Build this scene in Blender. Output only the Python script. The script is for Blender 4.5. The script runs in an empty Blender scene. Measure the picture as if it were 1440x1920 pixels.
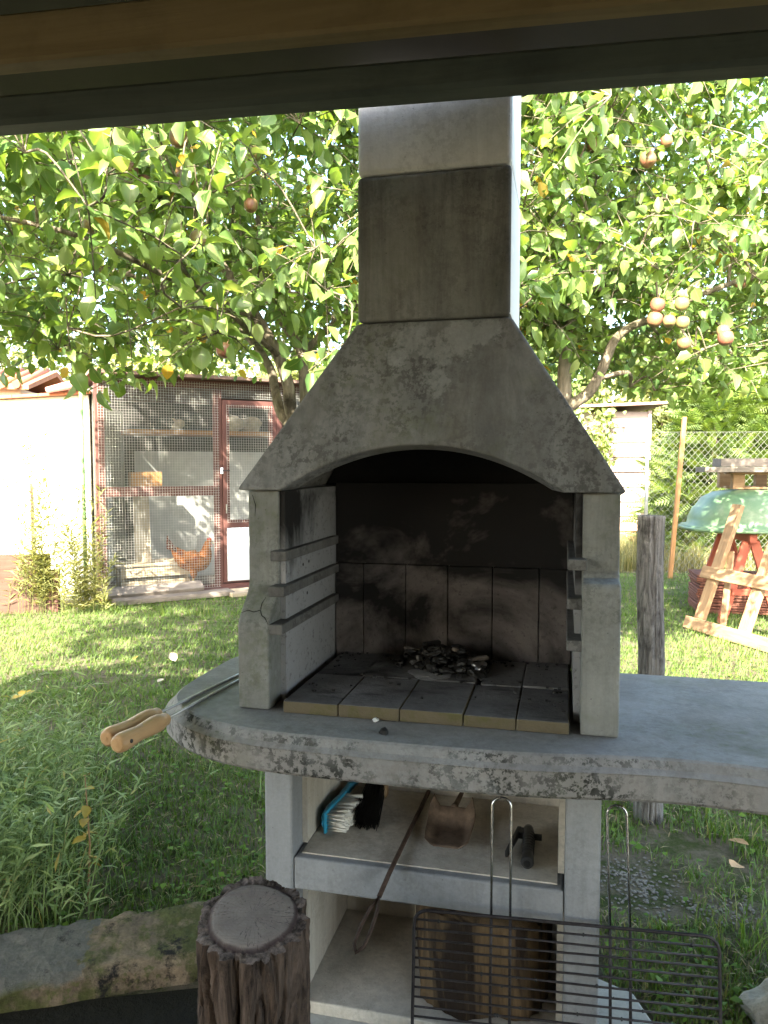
import bpy, bmesh, math, random
import numpy as np
from mathutils import Vector, Matrix, Euler, noise as mnoise
random.seed(7); RNG = np.random.default_rng(11)
S = bpy.context.scene; C = S.collection
rad = math.radians
# ------------------------------------------------------------------ camera
cam = bpy.data.cameras.new('camera'); camo = bpy.data.objects.new('camera', cam); C.objects.link(camo)
cam.sensor_fit = 'VERTICAL'; cam.sensor_height = 24.0; cam.lens = 24.0 * 1420 / 1920
cam.clip_start = 0.05; cam.clip_end = 500
camo.location = (0, 0, 1.38); camo.rotation_euler = (rad(90 - 3.5), 0, 0)
S.camera = camo
# ------------------------------------------------------------------ light
SUN_AZ, SUN_EL = 195.0, 38.0
w = bpy.data.worlds.new('World'); S.world = w; w.use_nodes = True
wn = w.node_tree; bg = wn.nodes['Background']; sky = wn.nodes.new('ShaderNodeTexSky')
sky.sky_type = 'NISHITA'; sky.sun_disc = False; sky.sun_elevation = rad(SUN_EL); sky.sun_rotation = rad(SUN_AZ)
sky.air_density = 1.0; sky.dust_density = 3.0; sky.ozone_density = 1.0
wn.links.new(sky.outputs[0], bg.inputs[0]); bg.inputs[1].default_value = 0.15
sd = Vector((math.sin(rad(SUN_AZ)) * math.cos(rad(SUN_EL)), math.cos(rad(SUN_AZ)) * math.cos(rad(SUN_EL)), math.sin(rad(SUN_EL))))
sl = bpy.data.lights.new('sun', 'SUN'); sl.energy = 4.0; sl.angle = rad(0.5); sl.color = (1.0, 0.93, 0.82)
so = bpy.data.objects.new('sun', sl); C.objects.link(so); so.rotation_euler = sd.to_track_quat('Z', 'Y').to_euler()
so.location = (-3, -8, 9)
S.view_settings.view_transform = 'Standard'; S.view_settings.look = 'None'
S.view_settings.exposure = 3.35; S.view_settings.gamma = 1.0; S.view_settings.use_curve_mapping = False
S.view_settings.use_white_balance = True; S.view_settings.white_balance_temperature = 6950; S.view_settings.white_balance_tint = 4

# ------------------------------------------------------------------ node helpers
class M:
    def __init__(s, name, rough=0.8, spec=0.3):
        s.m = bpy.data.materials.new(name); s.m.use_nodes = True; s.t = s.m.node_tree
        s.b = s.t.nodes['Principled BSDF']; s.b.inputs['Roughness'].default_value = rough
        s.b.inputs['Specular IOR Level'].default_value = spec
        s.tc = s.t.nodes.new('ShaderNodeTexCoord')
    def n(s, typ, **k):
        nd = s.t.nodes.new(typ)
        for a, v in k.items(): setattr(nd, a, v)
        return nd
    def l(s, a, b): s.t.links.new(a, b)
    def vec(s, scale=(1, 1, 1), out='Object', loc=(0, 0, 0)):
        mp = s.n('ShaderNodeMapping'); mp.inputs['Scale'].default_value = scale; mp.inputs['Location'].default_value = loc
        s.l(s.tc.outputs[out], mp.inputs[0]); return mp.outputs[0]
    def noise(s, scale, detail=5, rough=0.6, vec=None, dist=0):
        nd = s.n('ShaderNodeTexNoise'); nd.inputs['Scale'].default_value = scale; nd.inputs['Detail'].default_value = detail
        nd.inputs['Roughness'].default_value = rough; nd.inputs['Distortion'].default_value = dist
        s.l(vec if vec is not None else s.tc.outputs['Object'], nd.inputs['Vector']); return nd.outputs[0]
    def vor(s, scale, vec=None, feature='F1', out='Distance'):
        nd = s.n('ShaderNodeTexVoronoi'); nd.feature = feature; nd.inputs['Scale'].default_value = scale
        s.l(vec if vec is not None else s.tc.outputs['Object'], nd.inputs['Vector']); return nd.outputs[out]
    def ramp(s, fac, stops):
        r = s.n('ShaderNodeValToRGB'); e = r.color_ramp.elements
        while len(e) < len(stops): e.new(0.5)
        for el, (p, c) in zip(e, stops):
            el.position = p; el.color = (c, c, c, 1) if isinstance(c, (int, float)) else (*c, 1)
        s.l(fac, r.inputs[0]); return r.outputs[0]
    def mix(s, fac, a, b, mode='MIX'):
        nd = s.n('ShaderNodeMix'); nd.data_type = 'RGBA'; nd.blend_type = mode
        for sock, v in ((nd.inputs[0], fac), (nd.inputs[6], a), (nd.inputs[7], b)):
            if hasattr(v, 'node'): s.l(v, sock)
            elif isinstance(v, (int, float)): sock.default_value = v if sock.type == 'VALUE' else (v, v, v, 1)
            else: sock.default_value = (*v, 1)
        return nd.outputs[2]
    def math(s, op, a, b=0.5):
        nd = s.n('ShaderNodeMath'); nd.operation = op
        for sock, v in ((nd.inputs[0], a), (nd.inputs[1], b)):
            if hasattr(v, 'node'): s.l(v, sock)
            else: sock.default_value = v
        return nd.outputs[0]
    def sep(s, out='Object'):
        nd = s.n('ShaderNodeSeparateXYZ'); s.l(s.tc.outputs[out], nd.inputs[0]); return nd.outputs
    def remap(s, v, a, b, c=0.0, d=1.0):
        nd = s.n('ShaderNodeMapRange'); s.l(v, nd.inputs[0])
        for i, x in zip((1, 2, 3, 4), (a, b, c, d)): nd.inputs[i].default_value = x
        return nd.outputs[0]
    def attr(s, name, out='Fac'):
        nd = s.n('ShaderNodeAttribute'); nd.attribute_name = name; return nd.outputs[out]
    def rnd(s): return s.n('ShaderNodeObjectInfo').outputs['Random']
    def col(s, c):
        if hasattr(c, 'node'): s.l(c, s.b.inputs['Base Color'])
        else: s.b.inputs['Base Color'].default_value = (*c, 1)
        return s
    def rough(s, v): s.l(v, s.b.inputs['Roughness']); return s
    def bump(s, h, strength=0.4, dist=0.01):
        nd = s.n('ShaderNodeBump'); nd.inputs['Strength'].default_value = strength; nd.inputs['Distance'].default_value = dist
        s.l(h, nd.inputs['Height']); s.l(nd.outputs[0], s.b.inputs['Normal']); return s

def concrete(name, light=(.36, .35, .33), dark=(.17, .165, .15), stain=0.5, moss=0.0, grime=0.0, lichen=0.0, seed=0.0, warm=0.0, spots=(), side_only=False):
    """weathered cast concrete: cloudy tone, vertical rain streaks, black algae specks, green moss, pale lichen"""
    k = M(name, 0.86, 0.25); o = (seed * 3.1, seed * 1.7, seed * 2.3)
    v = k.vec((1, 1, 1), loc=o); vs = k.vec((9, 9, 1.0), loc=o)
    c = k.mix(k.ramp(k.noise(3.2, 7, .65, v), [(.32, 0), (.68, 1)]), dark, light)
    c = k.mix(k.math('MULTIPLY', k.ramp(k.noise(1.6, 6, .7, vs, .6), [(.42, 0), (.72, 1)]), stain), c, tuple(x * .35 for x in dark))
    if warm: c = k.mix(k.math('MULTIPLY', k.ramp(k.noise(2.2, 5, .6, k.vec((5, 5, .8), loc=(o[0] + 4, o[1], o[2]))), [(.45, 0), (.7, 1)]), warm), c, (.16, .11, .06))
    if grime:
        g = k.math('MULTIPLY', k.ramp(k.noise(5, 4, .6, v), [(.40, 0), (.60, 1)]), k.ramp(k.noise(60, 4, .75, v), [(.48, 0), (.56, 1)]))
        if side_only:   # black algae only where rain runs down the edge
            gn = k.sep('Normal')[2]; g = k.math('MULTIPLY', g, k.remap(gn, .9, .6, .12, 1.0))
        c = k.mix(k.math('MULTIPLY', g, grime), c, (.028, .028, .024))
    if moss:
        g = k.math('MULTIPLY', k.ramp(k.noise(3.6, 5, .65, k.vec((1, 1, 1), loc=(o[0] + 9, 2, 5))), [(.52, 0), (.66, 1)]), k.ramp(k.noise(35, 4, .7, v), [(.4, 0), (.6, 1)]))
        c = k.mix(k.math('MULTIPLY', g, moss), c, (.075, .09, .03))
    if lichen:
        if spots:
            reg = 0.0
            for (sx_, sz_, sr_) in spots:
                dd = k.n('ShaderNodeVectorMath'); dd.operation = 'DISTANCE'; cb_ = k.n('ShaderNodeCombineXYZ'); q = k.sep(); k.l(q[0], cb_.inputs[0]); k.l(q[2], cb_.inputs[2])
                k.l(cb_.outputs[0], dd.inputs[0]); dd.inputs[1].default_value = (sx_, 0, sz_)
                reg = k.math('MAXIMUM', reg, k.remap(dd.outputs['Value'], sr_, sr_ * .2))
            g = k.ramp(k.math('ADD', k.math('MULTIPLY', reg, .26), k.math('ADD', k.math('MULTIPLY', k.noise(11, 4, .6, v), .4), k.math('MULTIPLY', k.noise(48, 5, .75, v), .6))), [(.64, 0), (.72, 1)])
        else: g = k.math('MULTIPLY', k.ramp(k.noise(2.6, 3, .5, k.vec((1, 1, 1), loc=(o[0] + 3, 7, 1))), [(.54, 0), (.6, 1)]), k.ramp(k.noise(28, 6, .8, v), [(.44, 0), (.52, 1)]))
        c = k.mix(k.math('MULTIPLY', g, lichen), c, (.30, .31, .315))
    drip = k.ramp(k.noise(1.2, 5, .7, k.vec((38, 38, 1.6), loc=(o[0] + 2, o[1] + 5, o[2]))), [(.52, 0), (.74, 1)])
    c = k.mix(k.math('MULTIPLY', drip, .35 * (stain + .2)), c, tuple(x * .4 for x in dark))
    fine = k.noise(140, 3, .7, v)
    c = k.mix(.35, c, k.mix(fine, (.25, .25, .25), (.75, .75, .75)), 'OVERLAY')
    sp = k.ramp(k.vor(38, v), [(.03, 1), (.07, 0)])
    c = k.mix(k.math('MULTIPLY', sp, .55), c, (.04, .04, .037))
    k.col(c)
    h = k.math('ADD', k.noise(45, 6, .7, v), k.math('MULTIPLY', sp, -1.2))
    k.bump(h, .35, .006); return k.m

def sooty(name, base=(.23, .215, .20), zlo=0.95, zhi=1.2, cover=.55, seed=0.):
    """fire-blackened concrete; soot thickens upward towards the flue in uneven clouds"""
    k = M(name, 0.9, .2); v = k.vec((1, 1, 1), loc=(seed, seed * .7, seed * 1.3))
    c = k.mix(k.noise(4, 6, .65, v), tuple(x * .62 for x in base), base)
    z = k.remap(k.sep()[2], zlo, zhi)
    m = k.math('ADD', k.math('MULTIPLY', z, .75), k.math('MULTIPLY', k.math('SUBTRACT', k.noise(3.1, 5, .62, v, .7), .5), 2.2))
    m = k.ramp(k.math('ADD', m, cover - .5), [(.2, 0), (.62, 1)])
    c = k.mix(m, c, (.019, .0175, .0175))
    sp = k.ramp(k.noise(70, 4, .75, v), [(.55, 0), (.68, 1)])
    c = k.mix(k.math('MULTIPLY', sp, .5), c, (.02, .018, .018))
    k.col(c).bump(k.noise(55, 5, .7, v), .4, .005); return k.m

def wood(name, a, b, scale=1.0, rough=.75, axis=0, dirt=.3, var=.25):
    k = M(name, rough, .25); sc = [14, 14, 14]; sc[axis] = 1.1
    v = k.vec(tuple(x * scale for x in sc)); add = k.n('ShaderNodeVectorMath'); add.operation = 'ADD'
    r = k.rnd(); cmb = k.n('ShaderNodeCombineXYZ')
    for i in range(3): k.l(k.math('MULTIPLY', r, 37.0 + 11 * i), cmb.inputs[i])
    k.l(v, add.inputs[0]); k.l(cmb.outputs[0], add.inputs[1]); vv = add.outputs[0]
    g = k.noise(2.2, 6, .65, vv, .8)
    c = k.mix(k.ramp(g, [(.3, 0), (.7, 1)]), a, b)
    c = k.mix(k.math('MULTIPLY', k.ramp(k.noise(6, 5, .7), [(.5, 0), (.75, 1)]), dirt), c, tuple(x * .3 for x in a))
    c = k.mix(k.math('MULTIPLY', r, var), c, tuple(x * .5 for x in b))
    k.col(c).bump(g, .35, .004); return k.m

def plain(name, c, rough=.6, metal=0., n=20, amt=.35, spec=.4, bump=.15):
    k = M(name, rough, spec); k.b.inputs['Metallic'].default_value = metal
    f = k.noise(n, 5, .65)
    k.col(k.mix(k.ramp(f, [(.3, 0), (.7, 1)]), tuple(x * (1 - amt) for x in c), c)).bump(f, bump, .003); return k.m

def leafmat(name, stops, trans=.45, rough=.5, back=1.0, sat=1.0, spec=.35, rib=False):
    k = M(name, rough, spec); r = k.attr('rnd')
    c = k.ramp(r, stops)
    if rib:
        c = k.mix(k.math('MULTIPLY', k.ramp(k.attr('edge'), [(.0, 1), (.10, 0)]), .45), c, (.33, .37, .17))
        c = k.mix(k.math('MULTIPLY', k.ramp(k.noise(22, 4, .7), [(.60, 0), (.70, 1)]), .35), c, (.20, .15, .05))
    geo = k.n('ShaderNodeNewGeometry')
    cb = k.mix(geo.outputs['Backfacing'], c, k.mix(.35, c, (.16 * back, .19 * back, .12 * back)))
    cb = k.mix(.25, cb, k.mix(k.noise(60, 3, .6), (.2, .2, .2), (.8, .8, .8)), 'OVERLAY')
    k.col(cb)
    tr = k.n('ShaderNodeBsdfTranslucent'); k.l(k.mix(1.0, c, (1.25, 1.15, .5), 'MULTIPLY'), tr.inputs[0])
    mx = k.n('ShaderNodeMixShader'); mx.inputs[0].default_value = trans
    k.l(k.b.outputs[0], mx.inputs[1]); k.l(tr.outputs[0], mx.inputs[2])
    k.l(mx.outputs[0], k.t.nodes['Material Output'].inputs[0]); return k.m

# ------------------------------------------------------------------ object helpers
def tag(o, label=None, cat=None, group=None, kind=None):
    if label: o['label'] = label
    if cat: o['category'] = cat
    if group: o['group'] = group
    if kind: o['kind'] = kind
    return o
def empty(name, loc, rz=0, label=None, cat=None, group=None):
    o = bpy.data.objects.new(name, None); C.objects.link(o); o.location = loc; o.rotation_euler = (0, 0, rz)
    o.empty_display_size = .1
    return tag(o, label, cat, group)
def link(name, me, mat=None, parent=None, loc=None, rot=None, mtx=None):
    if mat is not None and not me.materials: me.materials.append(mat)
    o = bpy.data.objects.new(name, me); C.objects.link(o)
    if parent: o.parent = parent
    if mtx is not None: o.matrix_local = mtx
    if loc is not None: o.location = loc
    if rot is not None: o.rotation_euler = rot
    return o
def fastmesh(name, V, F, smooth=False, rnd=None, edge=None):
    V = np.asarray(V, np.float32); F = np.asarray(F, np.int32); k = F.shape[1]
    me = bpy.data.meshes.new(name); me.vertices.add(len(V)); me.vertices.foreach_set('co', V.ravel())
    me.loops.add(F.size); me.loops.foreach_set('vertex_index', F.ravel())
    me.polygons.add(len(F)); me.polygons.foreach_set('loop_start', np.arange(0, F.size, k, dtype=np.int32))
    if smooth: me.polygons.foreach_set('use_smooth', np.ones(len(F), bool))
    if rnd is not None:
        a = me.attributes.new('rnd', 'FLOAT', 'POINT'); a.data.foreach_set('value', np.asarray(rnd, np.float32))
    if edge is not None:
        a = me.attributes.new('edge', 'FLOAT', 'POINT'); a.data.foreach_set('value', np.asarray(edge, np.float32))
    me.update(calc_edges=True); return me
class MB:
    def __init__(s): s.v = []; s.f = []; s.sm = []
    def add(s, vs, fs, smooth=False):
        b = len(s.v); s.v += [tuple(v) for v in vs]; s.f += [tuple(b + i for i in f) for f in fs]; s.sm += [smooth] * len(fs); return s
    def box(s, x0, x1, y0, y1, z0, z1):
        vs = [(x, y, z) for z in (z0, z1) for y in (y0, y1) for x in (x0, x1)]
        return s.add(vs, [(0, 2, 3, 1), (4, 5, 7, 6), (0, 1, 5, 4), (2, 6, 7, 3), (0, 4, 6, 2), (1, 3, 7, 5)])
    def hexa(s, p): return s.add(p, [(0, 2, 3, 1), (4, 5, 7, 6), (0, 1, 5, 4), (2, 6, 7, 3), (0, 4, 6, 2), (1, 3, 7, 5)])
    def prism(s, poly, fa, fb):
        """poly: list of 2d points; fa/fb map a 2d point to the two end faces"""
        n = len(poly); vs = [fa(p) for p in poly] + [fb(p) for p in poly]
        fs = [tuple(range(n))[::-1], tuple(range(n, 2 * n))] + [(i, (i + 1) % n, n + (i + 1) % n, n + i) for i in range(n)]
        return s.add(vs, fs)
    def tube(s, pts, r, n=8, cap=True, closed=False, smooth=True, prof=None):
        pts = [Vector(p) for p in pts]; m = len(pts); rr = r if hasattr(r, '__len__') else [r] * m
        up = Vector((0, 0, 1)); vs = []; prev = None
        for i, p in enumerate(pts):
            a = pts[(i - 1) % m] if (closed or i > 0) else p; b = pts[(i + 1) % m] if (closed or i < m - 1) else p
            d = (b - a).normalized()
            if prev is None:
                x = d.cross(up if abs(d.z) < .95 else Vector((1, 0, 0))).normalized()
            else: x = (prev - d * prev.dot(d)).normalized()
            prev = x; y = d.cross(x)
            for j in range(n):
                t = 2 * math.pi * j / n; q = rr[i] * (prof(i, j) if prof else 1)
                vs.append(p + x * math.cos(t) * q + y * math.sin(t) * q)
        fs = []
        for i in range(m if closed else m - 1):
            a, b = i * n, ((i + 1) % m) * n
            fs += [(a + j, a + (j + 1) % n, b + (j + 1) % n, b + j) for j in range(n)]
        s.add(vs, fs, smooth)
        if cap and not closed:
            base = len(s.v) - len(vs)
            s.f += [tuple(base + j for j in range(n))[::-1], tuple(base + (m - 1) * n + j for j in range(n))]; s.sm += [False, False]
        return s
    def lathe(s, prof, n=16, c=(0, 0, 0), smooth=True):
        vs = []; c = Vector(c)
        for (r, z) in prof:
            for j in range(n):
                t = 2 * math.pi * j / n; vs.append(c + Vector((r * math.cos(t), r * math.sin(t), z)))
        fs = [(i * n + j, i * n + (j + 1) % n, (i + 1) * n + (j + 1) % n, (i + 1) * n + j) for i in range(len(prof) - 1) for j in range(n)]
        s.add(vs, fs, smooth); b = len(s.v) - len(vs)
        s.f += [tuple(b + j for j in range(n))[::-1], tuple(b + (len(prof) - 1) * n + j for j in range(n))]; s.sm += [False, False]; return s
    def mesh(s, name='m'):
        me = bpy.data.meshes.new(name); me.from_pydata(s.v, [], s.f); me.polygons.foreach_set('use_smooth', s.sm); me.update(); return me
    def build(s, name, mat, parent=None, bevel=0, seg=2, **k):
        o = link(name, s.mesh(name), mat, parent, **k)
        if bevel:
            b = o.modifiers.new('bevel', 'BEVEL'); b.width = bevel; b.segments = seg; b.limit_method = 'ANGLE'; b.angle_limit = rad(25)
        return o
_pl = {}
def plankmesh(L, W, T, mat, bev=.003):
    key = (round(L, 3), round(W, 3), round(T, 3), mat.name)
    if key not in _pl:
        bm = bmesh.new(); bmesh.ops.create_cube(bm, size=1); bmesh.ops.scale(bm, vec=(L, W, T), verts=bm.verts)
        if bev: bmesh.ops.bevel(bm, geom=bm.edges[:], offset=bev, segments=1, affect='EDGES')
        me = bpy.data.meshes.new('plank'); bm.to_mesh(me); bm.free(); me.materials.append(mat); _pl[key] = me
    return _pl[key]
def barmtx(p0, p1, nrm=(0, 0, 1)):
    p0, p1 = Vector(p0), Vector(p1); x = (p1 - p0).normalized(); z = Vector(nrm); z = (z - x * z.dot(x)).normalized(); y = z.cross(x)
    m = Matrix((x, y, z)).transposed().to_4x4(); m.translation = (p0 + p1) / 2; return m
def plank(name, p0, p1, W, T, mat, parent=None, nrm=(0, 0, 1), bev=.003):
    """board from p0 to p1, W wide, T thick, its broad face towards nrm"""
    return link(name, plankmesh((Vector(p1) - Vector(p0)).length, W, T, mat, bev), None, parent, mtx=barmtx(p0, p1, nrm))
def smooth_pts(pts, k=6):
    """catmull-rom through pts"""
    P = [Vector(p) for p in pts]; P = [P[0] * 2 - P[1]] + P + [P[-1] * 2 - P[-2]]; out = []
    for i in range(1, len(P) - 2):
        for j in range(k):
            t = j / k; a, b, c, d = P[i - 1:i + 3]
            out.append(.5 * ((2 * b) + (c - a) * t + (2 * a - 5 * b + 4 * c - d) * t * t + (3 * b - a - 3 * c + d) * t ** 3))
    return out + [P[-2]]
def unit(a): return a / np.maximum(np.linalg.norm(a, axis=1, keepdims=True), 1e-9)
def scatter_leaves(pos, dr, nrm, size, TV, TF, rnd, wide=None):
    """copies of a leaf template (x along dr, z along nrm) as one vertex/face array"""
    dr = unit(dr); nrm = unit(nrm - dr * np.sum(nrm * dr, 1, keepdims=True)); sd_ = np.cross(nrm, dr)
    N, K = len(pos), len(TV); wd = np.ones(N) if wide is None else wide
    V = pos[:, None, :] + size[:, None, None] * (TV[None, :, 0:1] * dr[:, None, :] + TV[None, :, 1:2] * wd[:, None, None] * sd_[:, None, :] + TV[None, :, 2:3] * nrm[:, None, :])
    F = (np.arange(N)[:, None, None] * K + TF[None]).reshape(-1, TF.shape[1])
    return V.reshape(-1, 3), F, np.repeat(rnd, K)
# broad apple leaf: folded along the midrib, tip curling down
def leaf_template(w=.34, fold=.35, curl=.25):
    mid = [(0, 0), (.33, 0), (.68, 0), (1, 0)]; edge = [(.2, w * .75), (.52, w), (.82, w * .55)]
    V = [(x, 0, -curl * x * x) for x, _ in mid] + [(x, y, fold * y - curl * x * x) for x, y in edge] + [(x, -y, fold * y - curl * x * x) for x, y in edge]
    F = [(0, 1, 4), (1, 5, 4), (1, 2, 5), (2, 6, 5), (2, 3, 6), (0, 7, 1), (1, 7, 8), (1, 8, 2), (2, 8, 9), (2, 9, 3)]
    return np.array(V), np.array(F)
LEAF_V, LEAF_F = leaf_template()
SLIM_V = np.array([(0, 0, 0), (.4, .062, .02), (.4, -.062, .02), (1, 0, -.22)]); SLIM_F = np.array([(0, 2, 1), (1, 2, 3)])
CARD_V = np.array([(0, 0, 0), (.5, .36, .1), (.5, -.36, .1), (1, 0, -.08)]); CARD_F = np.array([(0, 2, 1), (1, 2, 3)])
def blades(pts, hmin, hmax, wd, lean, segs=2, wind=(0, 0)):
    N = len(pts); h = RNG.uniform(hmin, hmax, N); az = RNG.uniform(0, 2 * np.pi, N); ld = RNG.uniform(.2, 1, N) * lean
    d = np.stack([np.cos(az) * ld + wind[0], np.sin(az) * ld + wind[1]], 1); s = np.stack([-np.sin(az + .6), np.cos(az + .6)], 1)
    ww = wd * RNG.uniform(.6, 1.3, N); rows = []
    for i in range(segs + 1):
        t = i / segs; c = np.zeros((N, 3)); c[:, :2] = pts[:, :2] + d * (h * t * t)[:, None]; c[:, 2] = pts[:, 2] + h * t * (1 - .25 * t * ld)
        if i < segs:
            k = ww * (1 - .55 * t) / 2
            for sg in (-1, 1):
                q = c.copy(); q[:, :2] += sg * s * k[:, None]; rows.append(q)
        else: rows.append(c)
    K = 2 * segs + 1; V = np.stack(rows, 1).reshape(-1, 3); fs = []
    for i in range(segs - 1):
        a = 2 * i; fs += [(a, a + 1, a + 3), (a, a + 3, a + 2)]
    a = 2 * (segs - 1); fs.append((a, a + 1, a + 2))
    F = (np.arange(N)[:, None, None] * K + np.array(fs)[None]).reshape(-1, 3)
    return V, F, np.repeat(RNG.random(N), K)
def patch(x, y, s=1.0, o=0.0):
    return .5 + .25 * (np.sin(1.7 * s * x + .8 * np.sin(1.1 * s * y + o) + o) + np.sin(2.1 * s * y + 1.3 * np.sin(.9 * s * x - o) + 2 * o)) * .9

# BBQ frame: origin at the left pillar's outer front corner, x along the front, y into the fire box
BBQ_LOC = (-0.3428, 1.7513, 0); BBQ_ROT = rad(-13.42)
BM = Matrix.Translation(BBQ_LOC) @ Matrix.Rotation(BBQ_ROT, 4, 'Z')
BMI = np.array(BM.inverted())
def bbq_local(P): return (np.c_[P[:, :2], np.zeros(len(P)), np.ones(len(P))] @ BMI.T)[:, :2]
#@@STRUCT
# ================================================================== SETTING
k = M('lawn_soil', .95, .1); v = k.vec()
c = k.mix(k.ramp(k.noise(1.3, 6, .65, v), [(.35, 0), (.65, 1)]), (.045, .062, .018), (.07, .085, .026))
c = k.mix(k.ramp(k.noise(7, 5, .7, v), [(.40, 0), (.56, 1)]), c, (.17, .14, .10))
c = k.mix(.75, c, k.mix(k.noise(55, 7, .8, v), (.12, .12, .12), (.88, .88, .88)), 'OVERLAY')
k.col(c).bump(k.math('ADD', k.noise(22, 7, .75, v), k.noise(90, 5, .7, v)), 1.0, .03)
tag(MB().add([(-90, -60, 0), (90, -60, 0), (90, 140, 0), (-90, 140, 0)], [(0, 1, 2, 3)]).build('ground', k.m), kind='structure')
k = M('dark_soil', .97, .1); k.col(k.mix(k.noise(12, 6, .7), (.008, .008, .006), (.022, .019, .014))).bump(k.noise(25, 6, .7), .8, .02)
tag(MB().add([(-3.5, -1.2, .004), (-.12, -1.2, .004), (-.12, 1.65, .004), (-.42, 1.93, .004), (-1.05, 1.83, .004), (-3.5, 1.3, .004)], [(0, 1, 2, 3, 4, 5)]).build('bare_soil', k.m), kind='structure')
k = M('terrace_stone', .9, .2); k.col(k.mix(k.noise(5, 6, .6), (.07, .066, .06), (.12, .112, .10))).bump(k.noise(30, 5, .6), .3, .01)
tag(MB().add([(-4, -9, .006), (4, -9, .006), (4, -1.25, .006), (-4, -1.25, .006)], [(0, 1, 2, 3)]).build('terrace', k.m), kind='structure')
ft = concrete('footing_concrete', (.5, .49, .46), (.36, .35, .32), .2, .15, .1, 0, 8)
fo = MB().prism([(-.02, -.06), (.86, -.10), (.93, -.12), (1.0, -.05), (.985, .2), (.93, .34), (.84, .38), (.84, .60), (-.02, .60)], lambda p: (p[0], p[1], -.03), lambda p: (p[0], p[1], .03)).build('footing', ft, bevel=.008)
fo.location = BBQ_LOC; fo.rotation_euler = (0, 0, BBQ_ROT); tag(fo, kind='structure')

# ---- mossy stone edging between the bare soil and the weeds
k = M('mossy_stone', .92, .2); v = k.vec(); sx = k.sep()
c = k.mix(k.ramp(k.noise(7, 7, .7, v), [(.35, 0), (.65, 1)]), (.12, .09, .065), (.30, .225, .15))
c = k.mix(k.ramp(k.noise(3.6, 6, .7, k.vec(loc=(3, 1, 0))), [(.48, 0), (.56, 1)]), c, (.085, .09, .03))
c = k.mix(k.math('MULTIPLY', k.ramp(k.noise(19, 5, .7, k.vec(loc=(6, 1, 2))), [(.53, 0), (.6, 1)]), .8), c, (.11, .115, .04))
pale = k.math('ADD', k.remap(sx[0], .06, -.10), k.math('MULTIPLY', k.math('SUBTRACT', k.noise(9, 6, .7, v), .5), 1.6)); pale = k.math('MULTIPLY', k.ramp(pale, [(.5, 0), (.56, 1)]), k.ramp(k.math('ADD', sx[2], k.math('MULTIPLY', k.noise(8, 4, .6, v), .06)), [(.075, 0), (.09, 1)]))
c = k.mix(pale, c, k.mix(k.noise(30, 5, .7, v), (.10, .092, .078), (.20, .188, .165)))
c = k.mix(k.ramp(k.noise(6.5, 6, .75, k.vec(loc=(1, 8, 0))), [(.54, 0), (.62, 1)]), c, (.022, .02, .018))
c = k.mix(.7, c, k.mix(k.noise(90, 5, .8, v), (.1, .1, .1), (.9, .9, .9)), 'OVERLAY')
k.col(c).bump(k.math('ADD', k.noise(26, 7, .8, v), k.math('MULTIPLY', k.vor(28, v), .8)), 1.0, .022); mossy = k.m
def edging(name, x0, x1, seed, label):
    nx = 240; base = [(-.115, -.06), (-.125, .0), (-.118, .05), (-.09, .066), (.02, .078), (.10, .084), (.12, .06), (.125, -.06)]
    prof = []
    for (ya, za), (yb, zb_) in zip(base[:-1], base[1:]): prof += [(ya + (yb - ya) * t / 4, za + (zb_ - za) * t / 4) for t in range(4)]
    prof.append(base[-1]); vs, fs = [], []
    for i in range(nx + 1):
        x = x0 + (x1 - x0) * i / nx
        for (y, z) in prof:
            p = Vector((x * 5 + seed, y * 7, z * 7)); q = mnoise.fractal(p, 1.0, 2.0, 5); q2 = mnoise.fractal(p * 3.1 + Vector((3, 1, 7)), .8, 2.0, 4); q3 = mnoise.fractal(Vector((x * 2.3, seed, 1)), 1, 2, 3)
            vs.append((x, y + .011 * q + .006 * q2 + .010 * q3, z + .010 * q + .006 * q2 + .008 * q3 - max(0, -.62 - x) * .1))
    n = len(prof)
    for i in range(nx): fs += [(i * n + j, (i + 1) * n + j, (i + 1) * n + j + 1, i * n + j + 1) for j in range(n - 1)]
    fs += [tuple(range(n)), tuple(nx * n + j for j in range(n))[::-1]]
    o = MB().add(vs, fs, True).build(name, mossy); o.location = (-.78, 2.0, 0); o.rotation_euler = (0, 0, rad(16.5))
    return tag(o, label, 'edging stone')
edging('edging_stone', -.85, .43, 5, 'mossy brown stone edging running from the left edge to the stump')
#@@PERGOLA
# ================================================================== PERGOLA ROOF
beamgreen = wood('beam_green_wood', (.040, .050, .045), (.066, .078, .068), 1, .7, 0, .5, .05)
beambrown = wood('beam_brown_wood', (.135, .10, .05), (.20, .15, .08), .8, .7, 0, .4, .1)
roofdark = plain('roof_sheet_dark', (.03, .024, .022), .8, 0, 6, .4)
pg = empty('pergola', (0, 1.362, 0), rad(-9.3), 'dark timber pergola roof crossing the top of the view', 'pergola')
mb = MB(); hs = .0032
holes = [(-.64, .215), (-.17, .211)]
xs = sorted([-3.2, 3.2] + [h[0] + s for h in holes for s in (-hs, hs)])
for i in range(len(xs) - 1):
    a, b = xs[i], xs[i + 1]; hole = [h for h in holes if a - 1e-6 <= h[0] <= b + 1e-6 and b - a < .01]
    if hole: mb.box(a, b, -4.9, hole[0][1] - hs, 2.245, 2.246).box(a, b, hole[0][1] + hs, .402, 2.245, 2.246)
    else: mb.box(a, b, -4.9, .402, 2.245, 2.246)
mb.build('roof_sheet', roofdark, pg)
def pl_box(name, x0, x1, y0, y1, z0, z1, mat, bev=.006):
    me = plankmesh(x1 - x0, y1 - y0, z1 - z0, mat, bev); return link(name, me, None, pg, loc=((x0 + x1) / 2, (y0 + y1) / 2, (z0 + z1) / 2))
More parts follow.
